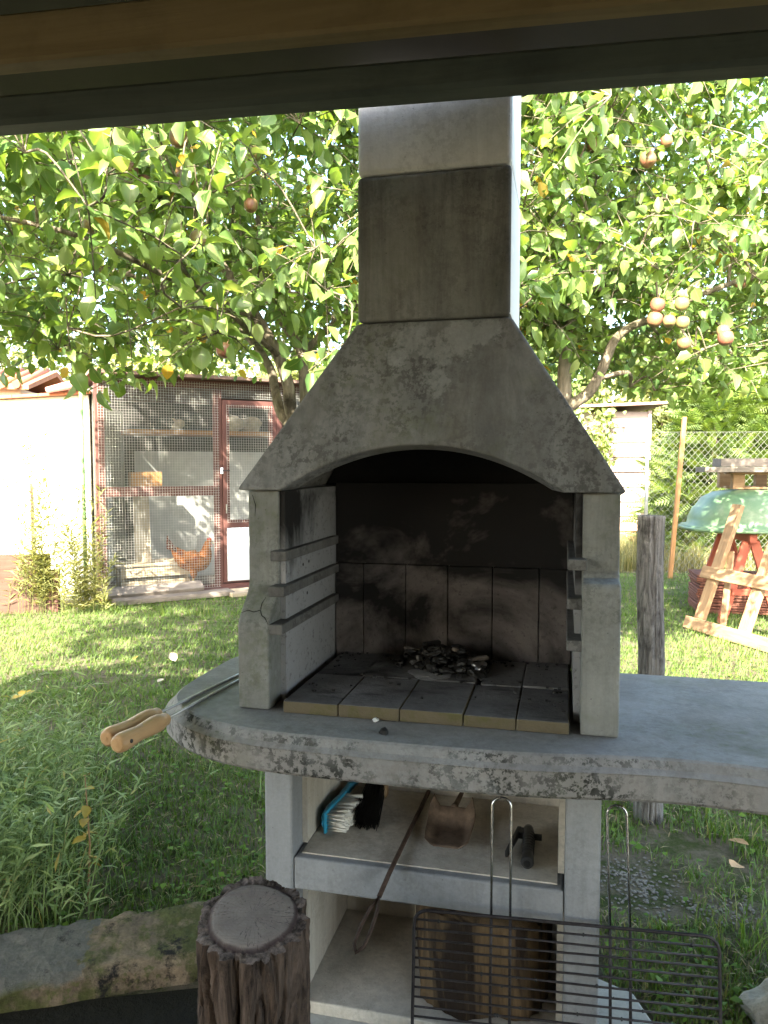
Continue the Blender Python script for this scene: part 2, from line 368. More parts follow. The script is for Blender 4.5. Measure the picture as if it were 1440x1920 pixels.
pl_box('beam', -3.1, 3.1, -.055, .0, 2.002, 2.055, beamgreen, .008)
for i, (y, mt) in enumerate([(-.035, beambrown), (-.28, beambrown), (-.75, beambrown), (-1.4, beambrown), (-2.1, beambrown), (-2.8, beambrown), (-3.5, beambrown), (-4.2, beambrown), (-4.75, beambrown)]):
    zb = (2.095, 2.165, 2.17, 2.17, 2.17, 2.17, 2.17, 2.17, 2.17)[i]
    pl_box('purlin', -3.15, 3.15, y - .045, y, zb, zb + (.085 if i == 0 else .075), mt)
for x in (-2.9, -1.9, 1.9, 2.9):
    pl_box('rafter', x - .035, x + .035, -4.8, .25, 2.165, 2.24, roofdark)
for x in (-2.9, 2.9):
    for y in (.05, -4.5): pl_box('post', x - .06, x + .06, y - .055, y + .045, 0, 2.0, beambrown)
blockw = wood('light_block_wood', (.13, .10, .07), (.2, .15, .1), .8, .8, 0, .3, .3)  # unseen boards added behind the camera to cut skylight on the barbecue front
for i in range(11):
    pl_box('light_block_board', -2.84, 2.84, -4.47, -4.445, .02 + .18 * i, .195 + .18 * i, blockw)
pl_box('back_beam', -3.1, 3.1, -4.6, -4.48, 2.0, 2.165, beamgreen)
#@@BBQ
# ================================================================== BARBECUE
bb = empty('barbecue', BBQ_LOC, BBQ_ROT, 'grey weathered concrete garden barbecue with arched fire box and tall chimney', 'barbecue')
cw = concrete('worktop_concrete', (.29, .275, .265), (.19, .18, .175), .3, .4, 1.0, .25, 1, .1, (), True)
cp = concrete('pillar_concrete', (.26, .26, .245), (.155, .155, .142), .35, .55, .3, .3, 2)
ch = concrete('hood_concrete', (.255, .255, .258), (.14, .14, .142), .55, .4, .55, .45, 3.4, .12, [(.44, 1.655, .10), (.40, 1.68, .09), (.50, 1.68, .09), (.46, 1.565, .075), (.56, 1.69, .07), (.36, 1.63, .05)])
cc1 = concrete('chimney_dark_concrete', (.225, .225, .218), (.12, .12, .114), .75, .2, .3, .12, 4, .12)
cc2 = concrete('chimney_pale_concrete', (.72, .72, .72), (.60, .60, .60), .2, 0, .15, .1, 5)
cb = concrete('base_concrete', (.29, .295, .305), (.205, .208, .215), .2, .05, .12, .1, 6)
ci = concrete('cream_concrete', (.62, .57, .49), (.46, .42, .36), .3, 0, .15, .1, 7, .3)
for mm in (cc1, cc2):   # the right side face blends to one near-white tone
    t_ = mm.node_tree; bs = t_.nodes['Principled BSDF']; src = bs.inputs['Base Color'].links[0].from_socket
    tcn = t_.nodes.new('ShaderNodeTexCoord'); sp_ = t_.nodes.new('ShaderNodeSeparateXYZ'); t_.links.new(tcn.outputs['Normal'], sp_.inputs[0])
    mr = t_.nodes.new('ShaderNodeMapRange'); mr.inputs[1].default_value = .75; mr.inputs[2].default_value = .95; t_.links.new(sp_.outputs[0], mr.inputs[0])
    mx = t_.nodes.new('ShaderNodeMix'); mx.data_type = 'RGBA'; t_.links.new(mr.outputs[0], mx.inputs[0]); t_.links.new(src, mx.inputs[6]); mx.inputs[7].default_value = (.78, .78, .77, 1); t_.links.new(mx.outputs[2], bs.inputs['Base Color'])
# worktop: bow-fronted slab with a rounded left end and a chamfered top edge
wl = smooth_pts([(-.06, .555, 0), (-.17, .53, 0), (-.232, .45, 0), (-.24, .30, 0), (-.236, .14, 0), (-.21, .04, 0), (-.165, -.02, 0), (-.10, -.073, 0), (-.015, -.118, 0), (.09, -.145, 0), (.22, -.155, 0), (.48, -.156, 0), (.68, -.147, 0), (.85, -.122, 0), (.98, -.112, 0), (1.12, -.122, 0), (1.27, -.15, 0), (1.42, -.14, 0), (1.5, -.06, 0), (1.53, .1, 0), (1.53, .4, 0), (1.50, .52, 0), (1.40, .55, 0)], 4)
wl = [(p.x, p.y) for p in wl]
def offs(poly, d):
    out = []; n = len(poly)
    for i in range(n):
        a, b = Vector(poly[i - 1]), Vector(poly[(i + 1) % n]); t = (b - a).normalized(); out.append((poly[i][0] - t.y * d, poly[i][1] + t.x * d))
    return out
def slab(rings):
    mb = MB(); n = len(rings[0][0]); vs = [(x, y, z) for poly, z in rings for x, y in poly]
    fs = [(i * n + j, i * n + (j + 1) % n, (i + 1) * n + (j + 1) % n, (i + 1) * n + j) for i in range(len(rings) - 1) for j in range(n)]
    fs += [tuple(range(n))[::-1], tuple((len(rings) - 1) * n + j for j in range(n))]
    return mb.add(vs, fs)
wo = slab([(offs(wl, .006), .727), (wl, .734), (wl, .780), (offs(wl, -.002), .784), (offs(wl, .010), .792), (offs(wl, .020), .806), (offs(wl, .026), .810)]).build('worktop', cw, bb)
# base: two side walls, a shelf, a floor and a back
MB().box(.042, .114, .05, .52, .03, .727).build('side_wall', cb, bb, bevel=.006)
MB().box(.752, .828, .05, .52, .03, .727).build('side_wall', cb, bb, bevel=.006)
MB().box(.116, .750, .052, .47, .357, .436).build('shelf', cb, bb, bevel=.005)
MB().box(.116, .750, .475, .52, .03, .727).build('back_panel', ci, bb)
MB().box(.116, .750, .075, .472, .03, .062).build('floor_slab', ci, bb, bevel=.004)
MB().box(.1145, .1275, .12, .47, .440, .725).build('liner', ci, bb)
MB().box(.1145, .1275, .12, .47, .064, .354).build('liner', ci, bb)
MB().box(.737, .7515, .12, .47, .440, .725).build('liner', ci, bb)
MB().box(.737, .7515, .12, .47, .064, .354).build('liner', ci, bb)
MB().box(.129, .736, .075, .471, .4365, .4395).build('shelf_top', ci, bb)
MB().box(1.38, 1.46, .0, .45, .0, .727).build('end_support', cb, bb, bevel=.006)
# fire box
sw = sooty('soot_side', (.33, .325, .335), .98, 1.30, .42, 3)
sb = sooty('soot_back', (.19, .165, .16), .80, 1.32, .62, 9)
railm = concrete('rail_concrete', (.19, .182, .175), (.085, .08, .078), .4, 0, .5, 0, 15)
def ogee(z0, z1): return [(0, .811)] + [(.068 * (.5 - .5 * math.cos(math.pi * t)), z0 + (z1 - z0) * t) for t in (0, .15, .3, .45, .6, .75, .9, 1)] + [(.068, 1.321), (.53, 1.321), (.53, .811)]
po = ogee(1.0, 1.105)
lp = MB().prism(po, lambda p: (.078, p[0], p[1]), lambda p: (0, p[0], p[1])).build('pillar', cp, bb, bevel=.005)
rp = MB().prism([(0, .811), (0, 1.125), (.006, 1.134), (.055, 1.139), (.058, 1.147), (.068, 1.152), (.068, 1.321), (.53, 1.321), (.53, .811)], lambda p: (.857, p[0], p[1]), lambda p: (.779, p[0], p[1])).build('pillar', cp, bb, bevel=.005)
def og_y(z): return .068 * (.5 - .5 * math.cos(math.pi * min(1, max(0, (z - 1.0) / .105))))
crm = plain('crack_shadow', (.02, .019, .017), .95)
for pts in ([(.002, 1.034), (.018, 1.040), (.034, 1.037), (.048, 1.041), (.056, 1.030), (.064, 1.027), (.076, 1.012)], [(.048, 1.041), (.047, 1.055), (.052, 1.068)], [(.012, 1.31), (.02, 1.285), (.018, 1.26)]):
    MB().tube([(u, og_y(z) - .0002, z) for u, z in pts], [.0006] + [.0011] * (len(pts) - 2) + [.0004], 5).build('crack', crm, lp)
for y, z in ((.20, 1.128), (.245, 1.131), (.23, 1.05)): MB().tube([(.0915, y, z), (.0925, y, z)], .0042, 10).build('bolt_hole', crm, lp)
# soot-stained inner cheeks with grate rails
for s, x0, x1, p in ((1, .0785, .092, lp), (-1, .765, .7785, rp)):
    MB().box(x0, x1, .075, .50, .812, 1.32).build('inner_cheek', sw, p)
    for z, y0 in ((1.168, .035), (1.086, .02), (1.0, .004)):
        xa, xb = (x0 - .01, x1 + .017) if s > 0 else (x0 - .017, x1 + .01)
        MB().prism([(y0, z - .012), (y0, z + .012), (.46, z + .012), (.46, z - .012)], lambda q: (xb, q[0], q[1]), lambda q: (xa, q[0], q[1])).build('rail', railm, p, bevel=.003)
    for z in (1.135, 1.128):
        pass
# back: low row of upright fire-clay slabs, plain slab above
edges = [.094, .2085, .321, .434, .5535, .663, .763]
edges = [.094, .178, .303, .424, .549, .676, .763]
for i in range(6):
    MB().box(edges[i] + .0012, edges[i + 1] - .0012, .472 + .002 * (i % 2), .50, .812, 1.098).build('fire_brick', sb, bb, bevel=.002)
MB().box(.094, .763, .482, .50, 1.0995, 1.33).build('back_slab', sb, bb)
MB().box(.0, .857, .531, .56, .811, 1.321).build('outer_back', cp, bb)
# hearth bricks
k = M('hearth_brick', .88, .2); v = k.vec()
c = k.mix(k.noise(6, 6, .65, v), (.085, .07, .046), (.15, .12, .075))
top = k.ramp(k.sep()[2], [(.834, 0), (.8385, 1)])
c2 = k.mix(k.ramp(k.noise(5, 6, .65, k.vec(loc=(2, 3, 1))), [(.35, 0), (.7, 1)]), (.085, .08, .079), (.22, .21, .208))
c2 = k.mix(k.ramp(k.noise(7, 5, .7, k.vec((1, 2.5, 1), loc=(5, 1, 1))), [(.5, 0), (.72, 1)]), c2, (.035, .032, .032))
c = k.mix(k.ramp(k.noise(9, 5, .7, k.vec(loc=(7, 0, 2))), [(.5, 0), (.65, 1)]), c, (.09, .085, .03))
nz = k.n('ShaderNodeNewGeometry'); sx = k.n('ShaderNodeSeparateXYZ'); k.l(nz.outputs['Normal'], sx.inputs[0])
c = k.mix(k.ramp(sx.outputs[2], [(.5, 0), (.8, 1)]), c, c2)
k.col(c).bump(k.noise(50, 6, .7, v), .5, .006); hb = k.m
sb2 = sooty('soot_floor', (.22, .21, .208), .3, 1.4, .40, 4)
eb = [.114, .247, .389, .531, .645, .757]
for r_, (y0, y1) in enumerate(((-.006, .232), (.236, .47))):
    for i in range(5):
        dz = random.uniform(-.003, .002); dx = 0 if r_ == 0 else random.uniform(-.012, .012)
        MB().box(eb[i] + .001 + (dx if i else 0) * (i < 4), eb[i + 1] - .001 + (dx if i < 4 else 0) * 0, y0 + random.uniform(-.003, .003), y1, .811, .840 + dz).build('hearth_brick', hb if r_ == 0 else sb2, bb, bevel=.003)
# hood: sloping front plate with the arch, two raking sides, back
zb, zt = 1.3225, 1.716
def vf(z): return .028 + (.13 - .028) * (z - zb) / (zt - zb)
arch = []
for i in range(29):
    t = -1 + 2 * i / 28; u = .418 + .322 * t; arch.append((u, zb + .105 * (1 - abs(t) ** 2.05) * 1.0))
outl = [(-.014, zb)] + arch + [(.870, zb), (.618, zt), (.254, zt)]
inn = [(-.014 + .02, zb)] + [(.418 + (u - .418) * .985, z - .012 * (1 if .0 < i < 28 else 0)) for i, (u, z) in enumerate(arch)] + [(.850, zb), (.612, zt), (.262, zt)]
mb = MB(); n = len(outl)
vs = [(u, vf(z), z) for u, z in outl] + [(u, vf(max(z, zb)) + .055, max(z, zb)) for u, z in inn]
mb.add(vs, [tuple(range(n)), tuple(range(n, 2 * n))[::-1]] + [(j, i, n + i, n + j) for i, j in ((i, (i + 1) % n) for i in range(n))])
hood = mb.build('hood', ch, bb, bevel=.007)
def quadplate(name, a, b, c, d, th, mat, par):
    a, b, c, d = map(Vector, (a, b, c, d)); nn = (b - a).cross(d - a).normalized() * th
    return MB().hexa([a, b, d, c, a + nn, b + nn, d + nn, c + nn]).build(name, mat, par, bevel=.004)
hs_ = concrete('hood_side_concrete', (.33, .33, .34), (.2, .2, .2), .4, .2, .5, .3, 12)
quadplate('hood_side', (-.012, vf(zb) + .056, zb), (-.012, .585, zb), (.256, .45, zt), (.256, vf(zt) + .056, zt), .045, hs_, hood)
quadplate('hood_side', (.868, .585, zb), (.868, vf(zb) + .056, zb), (.616, vf(zt) + .056, zt), (.616, .45, zt), .045, hs_, hood)
quadplate('hood_back', (.868, .587, zb), (-.012, .587, zb), (.256, .452, zt), (.616, .452, zt), -.04, hs_, hood)
lin = plain('thick_soot', (.010, .009, .009), .95, 0, 30, .5)
quadplate('flue_lining', (.80, .525, zb), (.05, .525, zb), (.29, .40, zt - .01), (.585, .40, zt - .01), .012, lin, hood)
quadplate('flue_lining', (.040, .10, zb), (.040, .52, zb), (.30, .40, zt - .01), (.30, .20, zt - .01), -.010, lin, hood)
quadplate('flue_lining', (.815, .52, zb), (.815, .10, zb), (.575, .20, zt - .01), (.575, .40, zt - .01), -.010, lin, hood)
MB().box(.28, .60, .19, .41, zt + .03, zt + .045).build('flue_damper', lin, hood)
# chimney blocks (square tubes), each narrower at its bevelled corners
def flue(name, z0, z1, mat, g=0.):
    mb = MB(); x0, x1, y0, y1, t = .2565 + g, .616 - g, .128 + g, .452 - g, .06
    ou = [(x0, y0), (x1, y0), (x1, y1), (x0, y1)]; ii = [(x0 + t, y0 + t), (x1 - t, y0 + t), (x1 - t, y1 - t), (x0 + t, y1 - t)]
    vs = [(x, y, z) for z in (z0, z1) for x, y in ou + ii]; fs = []
    for i in range(4):
        j = (i + 1) % 4; fs += [(i, j, 8 + j, 8 + i), (4 + j, 4 + i, 12 + i, 12 + j), (j, i, 4 + i, 4 + j), (8 + i, 8 + j, 12 + j, 12 + i)]
    return mb.add(vs, fs).build(name, mat, bb, bevel=.011, seg=3)
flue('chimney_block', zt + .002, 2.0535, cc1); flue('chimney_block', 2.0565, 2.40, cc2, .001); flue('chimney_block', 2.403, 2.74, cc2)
mb = MB().prism([(.22, .09), (.65, .09), (.65, .49), (.22, .49)], lambda p: (p[0], p[1], 2.80), lambda p: (p[0], p[1], 2.85))
for x in (.27, .57):
    for y in (.145, .40): mb.box(x, x + .035, y, y + .035, 2.741, 2.80)
mb.build('chimney_cap', cc2, bb, bevel=.006)
def inbbq(o): o.location = BM @ Vector(o.location); o.rotation_euler.z += BBQ_ROT; return o
#@@TOOLS
# ================================================================== THINGS ON THE BARBECUE
steel = plain('worn_steel', (.45, .44, .43), .35, .9, 40, .4); darksteel = plain('sooted_steel', (.06, .052, .055), .55, .6, 60, .6)
handlewood = wood('turned_handle_wood', (.42, .24, .11), (.56, .35, .18), 1.2, .4, 0, .2, .1)
blackp = plain('black_plastic', (.025, .025, .026), .5, 0, 30, .4)
def skewer(p_tip, p_neck, p_end, label):
    p0, p1, p2 = (BM @ Vector(q) for q in (p_tip, p_neck, p_end)); e = empty('skewer', p2, 0, label, 'skewer', 'two skewers on the worktop')
    d = (p1 - p2).normalized(); L = (p1 - p2).length; q = d.to_track_quat('X', 'Z').to_matrix().to_4x4()
    rod = MB().tube([(L - .02, 0, 0), (L + (p0 - p1).length * .5, 0, 0), (L + (p0 - p1).length, 0, 0)], .0035, 8).build('rod', steel, e, mtx=q)
    prof = [(.0, .009), (.004, .0125), (.012, .0138), (.025, .0142), (.05, .0128), (.075, .0115), (.10, .0125), (.125, .0138), (.145, .0135), (.158, .011), (.162, .010), (.170, .0105), (.176, .008)]
    sc = L / .176
    MB().tube([(x * sc, 0, 0) for x, r in prof], [r * 1.42 for x, r in prof], 18).build('handle', handlewood, e, mtx=q)
    MB().tube([(.022 * sc, -.0212, .003), (.022 * sc, .0212, .003)], .0042, 10).build('hanging_hole', blackp, e, mtx=q)
    MB().tube([(-.0008, 0, 0), (.001, 0, 0)], .004, 10).build('end_cap', handlewood, e, mtx=q)
skewer((-.075, .45, .8143), (-.157, -.087, .8145), (-.178, -.262, .8150), 'wooden handled skewer lying farther left on the worktop')
skewer((-.045, .42, .8143), (-.121, -.116, .8145), (-.136, -.288, .8150), 'wooden handled skewer lying nearer the barbecue pillar')
# lump of charcoal on the worktop and a chip of plaster by the bricks
def lump(name, r, mat, seed, parent=None, flat=.7, sub=2):
    bm = bmesh.new(); bmesh.ops.create_icosphere(bm, subdivisions=sub, radius=r)
    for v in bm.verts:
        q = mnoise.noise(v.co * (1.3 / r) + Vector((seed, seed * 2, 0))); v.co *= 1 + .55 * q; v.co.z *= flat
    me = bpy.data.meshes.new(name); bm.to_mesh(me); bm.free(); return link(name, me, mat, parent)
char = plain('charcoal', (.014, .013, .013), .55, 0, 70, .5, .5); ash = plain('grey_ash', (.30, .29, .29), .95, 0, 40, .4); foil = plain('burnt_foil', (.62, .62, .64), .28, 1, 50, .5)
charwood = plain('charred_wood', (.20, .17, .15), .9, 0, 50, .6)
o = lump('charcoal_lump', .011, char, 3); o.location = BM @ Vector((.373, -.086, .815)); tag(o, 'small black charcoal lump on the worktop before the hearth', 'charcoal')
o = lump('plaster_chip', .007, plain('white_plaster', (.7, .7, .68), .9), 5); o.location = BM @ Vector((.337, -.016, .8145)); tag(o, 'tiny white chip lying against the hearth bricks', 'chip')
# charcoal heap
heap = empty('charcoal_heap', BM @ Vector((.44, .36, .842)), BBQ_ROT, 'heap of burnt wood and charcoal at the back of the hearth', 'charcoal')
lm = [lump('coal', .018, char, 11 + i).data for i in range(4)]
for o in [o for o in C.objects if o.name.startswith('coal')]: bpy.data.objects.remove(o)
for i in range(95):
    x = random.gauss(0, .052); y = random.gauss(0, .034); x = max(-.14, min(.15, x)); y = max(-.09, min(.075, y))
    zz = .004 + max(0, .05 * (1 - (x / .15) ** 2 - (y / .09) ** 2)) * random.random()
    o = link('coal', lm[i % 4], None, heap, loc=(x, y, zz), rot=(random.uniform(-.6, .6), random.uniform(-.6, .6), random.uniform(0, 6)))
    s = random.uniform(.3, 1.0); o.scale = (s * random.uniform(1, 2.2), s, s * .8)
for i, (x, y, z, a, L, mt) in enumerate([(-.10, .03, .035, .3, .05, charwood), (.075, -.02, .03, .5, .08, charwood), (-.02, -.03, .025, -.6, .06, char), (.03, .0, .05, 1.2, .05, charwood), (.06, -.04, .016, .1, .10, char), (-.07, -.02, .02, 1.9, .045, ash), (.0, .04, .04, 2.4, .07, char), (-.05, .05, .05, .9, .06, char)]):
    link('burnt_stick', plankmesh(L, .016, .010, mt, .003), None, heap, loc=(x, y, z), rot=(.3 * math.sin(i * 3), .35 * math.cos(i * 2) * .5, a))
o = lump('foil', .022, foil, 21, heap, .5, 3); o.location = (.09, -.035, .018)
o = lump('foil', .013, foil, 29, heap, .5, 3); o.location = (.06, -.035, .026)
o = lump('foil', .010, foil, 25, heap, .6, 3); o.location = (-.085, -.03, .016)
o = lump('ash_patch', .055, ash, 8, heap, .07, 3); o.location = (-.03, -.075, .001)
mb = MB(); cr = random.Random(4)
pts = []
for i in range(260):
    x, y = cr.uniform(.125, .745), cr.uniform(.05, .465)
    if cr.random() < (.9 if y > .40 or x > .70 or x < .16 else .2): pts.append((x, y))
for x, y in pts:
    s = cr.uniform(.0012, .004); mb.hexa([(x + a * s * cr.uniform(.6, 1.6), y + b * s * cr.uniform(.6, 1.6), .8405 + (c_ + 1) * s * .6) for c_ in (-1, 1) for b in (-1, 1) for a in (-1, 1)])
o = mb.build('cinders', char); o.location = BBQ_LOC; o.rotation_euler = (0, 0, BBQ_ROT)
tag(o, 'scattered black cinders along the back of the hearth', 'cinders', kind='stuff')
# ---- tools on the shelf (shelf top z .440)
ZS = .4398
blue = plain('blue_plastic', (.03, .30, .48), .35, 0, 12, .2); bristle = wood('pale_bristle', (.55, .52, .46), (.74, .72, .66), 3, .9, 2, .1, .1)
blackbr = plain('black_bristle', (.012, .011, .010), .8, 0, 80, .5)
def tufts(mb, x0, x1, y0, y1, z0, z1, nx, ny, r, jit, rs):
    for i in range(nx):
        for j in range(ny):
            x = x0 + (x1 - x0) * (i + .5) / nx; y = y0 + (y1 - y0) * (j + .5) / ny
            mb.tube([(x, y, z0), (x + rs.uniform(-jit, jit), y + rs.uniform(-jit, jit), z1 + rs.uniform(-.006, .004))], [r * .7, r], 5)
e = empty('hand_brush', BM @ Vector((.150, .235, ZS + .031)), BBQ_ROT, 'blue plastic hand brush with white bristles lying on its side', 'brush')
mt = Matrix.Rotation(rad(-6), 4, 'Z') @ Matrix.Rotation(rad(90), 4, 'Y')
sec = []
for i in range(13):
    t = i / 12; y = -.07 + .15 * t; wd_ = .030 * math.sqrt(max(.05, 1 - (2 * t - 1) ** 4)); sec.append((y, wd_))
mb = MB(); n = 12; vs = []
for (y, wd_) in sec:
    for j in range(n):
        a = 2 * math.pi * j / n; vs.append((wd_ * math.cos(a), y, .011 + (.016 if math.sin(a) < 0 else .006) * math.sin(a) * (wd_ / .03)))
fs = [(i * n + j, i * n + (j + 1) % n, (i + 1) * n + (j + 1) % n, (i + 1) * n + j) for i in range(12) for j in range(n)] + [tuple(range(n)), tuple(12 * n + j for j in range(n))[::-1]]
mb.add(vs, fs, True).build('brush_back', blue, e, mtx=mt)
rs = random.Random(3)
mb = MB(); tufts(mb, -.024, .024, -.064, .074, .016, .068, 6, 15, .0035, .007, rs); mb.build('bristles', bristle, e, mtx=mt)
MB().box(-.029, .029, -.069, .079, .010, .018).build('bristle_plate', blue, e, mtx=mt, bevel=.004)
MB().tube(smooth_pts([(0, .07, .006), (0, .11, -.004), (0, .17, -.008), (0, .22, -.006)], 4), [.013] * 5 + [.012] * 4 + [.011] * 4, 10).build('handle', blue, e, mtx=mt)
e = empty('black_brush', BM @ Vector((.252, .205, ZS + .002)), BBQ_ROT, 'worn black bristle brush head beside the blue brush', 'brush')
mb = MB(); rs = random.Random(8)
for i in range(420):
    x, z = rs.uniform(-.024, .024), rs.uniform(.001, .05); y = rs.uniform(-.012, .012)
    mb.tube([(x - .02, .2 + y, z * .9 + .004), (x * 1.15 + rs.uniform(-.006, .006), .02 + rs.uniform(-.02, .015), z)], [.0016, .0011], 3, cap=False)
mb.build('bristles', blackbr, e)
MB().box(-.052, .012, .195, .225, .002, .05).build('brush_block', wood('old_brush_wood', (.30, .2, .12), (.42, .3, .18), 2), e, bevel=.004)
rust = plain('rusty_iron', (.10, .062, .045), .8, .3, 60, .55)
# poker: rod lying on the shelf, its loop handle hanging over the front edge
e = empty('poker', BM @ Vector((.372, .47, ZS)), BBQ_ROT, 'rusty iron poker with a loop handle hanging over the shelf edge', 'poker')
pA, pB, pC = Vector((0, 0, .006)), Vector((-.010, -.42, .008)), Vector((-.045, -.56, -.075))
MB().tube(smooth_pts([pA, (-.005, -.2, .006), pB, (-.018, -.452, -.010), (-.027, -.487, -.032)], 5), .0058, 10).build('rod', rust, e)
d = (Vector((-.052, -.585, -.098)) - Vector((-.027, -.487, -.032))).normalized(); s_ = d.cross(Vector((0, 0, 1))).normalized(); b0 = Vector((-.027, -.487, -.032))
ring = [b0, b0 + d * .03 + s_ * .009, b0 + d * .07 + s_ * .013, b0 + d * .11 + s_ * .012, b0 + d * .126, b0 + d * .11 - s_ * .012, b0 + d * .07 - s_ * .013, b0 + d * .03 - s_ * .009]
MB().tube(ring, .0043, 8, closed=True).build('loop_handle', rust, e)
# ash shovel
e = empty('ash_shovel', BM @ Vector((.466, .19, ZS)), BBQ_ROT, 'small rusty ash shovel lying on the shelf', 'shovel')
rustpan = plain('rusty_pan', (.19, .13, .09), .85, .2, 35, .6)
nx, ny = 12, 12; vs = []
for i in range(nx + 1):
    for j in range(ny + 1):
        a = -1 + 2 * i / nx; t = j / ny; wd_ = .054 + .008 * t - (.012 * max(0, t - .85) / .15)
        if t < .12: wd_ -= .010 * (1 - t / .12) ** 2
        x = a * wd_; y = -.015 + .135 * t; z = .002 + .030 * max(0, abs(a) - .72) / .28 * (.35 + .65 * t) + .042 * max(0, t - .78) / .22
        vs.append((x, y, z))
fs = [(i * (ny + 1) + j, (i + 1) * (ny + 1) + j, (i + 1) * (ny + 1) + j + 1, i * (ny + 1) + j + 1) for i in range(nx) for j in range(ny)]
o = MB().add(vs, fs, True).build('pan', rustpan, e); sm = o.modifiers.new('solid', 'SOLIDIFY'); sm.thickness = .002
MB().tube([(0, .118, .036), (0, .15, .030), (.0, .17, .026), (.004, .27, .018)], [.011, .010, .0075, .006], 10).build('handle', rustpan, e)
# black lever tool
e = empty('lever_gun', BM @ Vector((.655, .15, ZS)), BBQ_ROT, 'black lever tool with a ribbed round barrel on the shelf', 'tool')
MB().tube([(.012, -.035, .016), (.012, -.028, .016), (.012, .0, .015), (.010, .07, .016), (.008, .12, .018), (.008, .135, .018)], [.013, .0155, .014, .0135, .0145, .012], 14, prof=lambda i, j: 1).build('barrel', blackp, e)
for y in np.linspace(.01, .10, 8): MB().tube([(.0115, y, .0155), (.0115, y + .005, .0155)], .0148, 14).build('rib', blackp, e)
MB().tube([(.012, -.0365, .016), (.012, -.034, .016)], .008, 12).build('bore', plain('bore_black', (.005, .005, .005), .9), e)
MB().hexa([(-.042, .0, .006), (-.034, .0, .006), (-.020, .125, .008), (-.008, .125, .008), (-.042, .0, .024), (-.034, .0, .024), (-.020, .125, .028), (-.008, .125, .028)]).build('lever', blackp, e, bevel=.003)
MB().box(-.02, .006, .095, .125, .008, .026).build('bridge', blackp, e, bevel=.003)
MB().tube([(.02, .095, .018), (.042, .095, .018)], .008, 10).build('knob', blackp, e)
# split log in the lower compartment
log = MB(); k = M('split_log_wood', .85, .2); v = k.vec((16, 16, 1.6))
c = k.mix(k.ramp(k.noise(1.6, 6, .65, v, .8), [(.3, 0), (.7, 1)]), (.055, .037, .022), (.19, .125, .065)); c = k.mix(k.ramp(k.noise(1.0, 5, .6, k.vec((9, 9, 1), loc=(4, 2, 1)), .5), [(.46, 0), (.53, 1)]), c, (.03, .02, .014))
k.col(c).bump(k.noise(2, 7, .7, v), .8, .012); logm = k.m
e = empty('firewood_log', BM @ Vector((.555, .20, .063)), BBQ_ROT + rad(4), 'thick split brown firewood log in the lower compartment', 'firewood')
n = 60; vs = []
for i in range(9):
    z = .235 * i / 8
    for j in range(n):
        a = 2 * math.pi * j / n; r = (1 / max(abs(math.cos(a)) ** 3 + abs(math.sin(a)) ** 3, .1) ** (1 / 3)) * (1 + .20 * mnoise.noise(Vector((math.cos(a) * 2.2, math.sin(a) * 2.2, z * 3))) + .12 * mnoise.noise(Vector((math.cos(a) * 7, math.sin(a) * 7, z * 2))))
        vs.append((.150 * r * math.cos(a), .088 * r * math.sin(a), z + (.012 * mnoise.noise(Vector((math.cos(a) * 3, math.sin(a) * 3, 9))) if i == 8 else 0) - (.02 * math.cos(a) if i == 8 else 0)))
fs = [(i * n + j, i * n + (j + 1) % n, (i + 1) * n + (j + 1) % n, (i + 1) * n + j) for i in range(8) for j in range(n)] + [tuple(range(n))[::-1], tuple(8 * n + j for j in range(n))]
MB().add(vs, fs, True).build('wood', logm, e)
# grill grate leaning on the base
e = empty('grill_grate', BM @ Vector((.75, -.04, .03)), BBQ_ROT, 'dark wire grill grate with two chrome loop handles leaning on the base', 'grill grate')
GL, GR = Vector((.424, -.004, .382)), Vector((1.072, .046, .382)); O = Vector((.75, -.04, .03)); gx = (GR - GL).normalized(); gup = Vector((0.0, .15, 1)); gup = (gup - gx * gup.dot(gx)).normalized(); GW = (GR - GL).length; GH = .352
def gp(a, b, n_=0): return GL + gx * a + gup * b + gx.cross(gup) * n_ - O
rr = .03; fr = []
for cx, cy, a0 in ((rr, -rr, 180), (GW - rr, -rr, 90), (GW - rr, -GH + rr, 0), (rr, -GH + rr, -90)):
    for q in range(6):
        a = rad(a0 - 90 * q / 5); fr.append(gp(cx + rr * math.cos(a), cy + rr * math.sin(a)))
MB().tube(fr, .0038, 8, closed=True).build('rim', darksteel, e)
nb = 17
for i in range(1, nb):
    b = -GH * i / nb; sag = random.uniform(-.0012, .0012)
    MB().tube([gp(.0, b), gp(GW * .3, b + sag), gp(GW * .62, b - sag), gp(GW, b)], .0024, 6).build('bar', darksteel, e)
chrome = plain('chrome_wire', (.62, .62, .63), .22, 1, 60, .25)
for a0, tilt in ((.192, 0), (.448, .006)):
    r_ = .021; L_ = .235; pts = [gp(a0 - r_, -GH, -.006), gp(a0 - r_, -.1, -.006), gp(a0 - r_, 0, -.006), gp(a0 - r_ - tilt * .5, L_ * .5, -.006)]
    top_ = [gp(a0 - tilt - r_ * math.cos(t), L_ + r_ * math.sin(t), -.006) for t in np.linspace(0, math.pi, 11)]
    pts2 = [gp(a0 + r_ - tilt * .5, L_ * .5, -.006), gp(a0 + r_, 0, -.006), gp(a0 + r_, -.1, -.006), gp(a0 + r_, -GH, -.006)]
    MB().tube(pts[2:] + top_ + pts2[:2], .0031, 8).build('loop_handle', chrome, e)
    MB().tube(pts[:3], .0033, 8).build('cross_bar', darksteel, e); MB().tube(pts2[1:], .0033, 8).build('cross_bar', darksteel, e)
mb = MB(); rs = random.Random(5)
for i in range(70):
    a, b = rs.uniform(.02, GW - .02), -GH * rs.randrange(1, nb) / nb; c0 = gp(a, b); s = rs.uniform(.002, .0045)
    mb.lathe([(s * .4, -s), (s * .9, -s * .3), (s, .2 * s), (s * .4, s)], 6, c0)
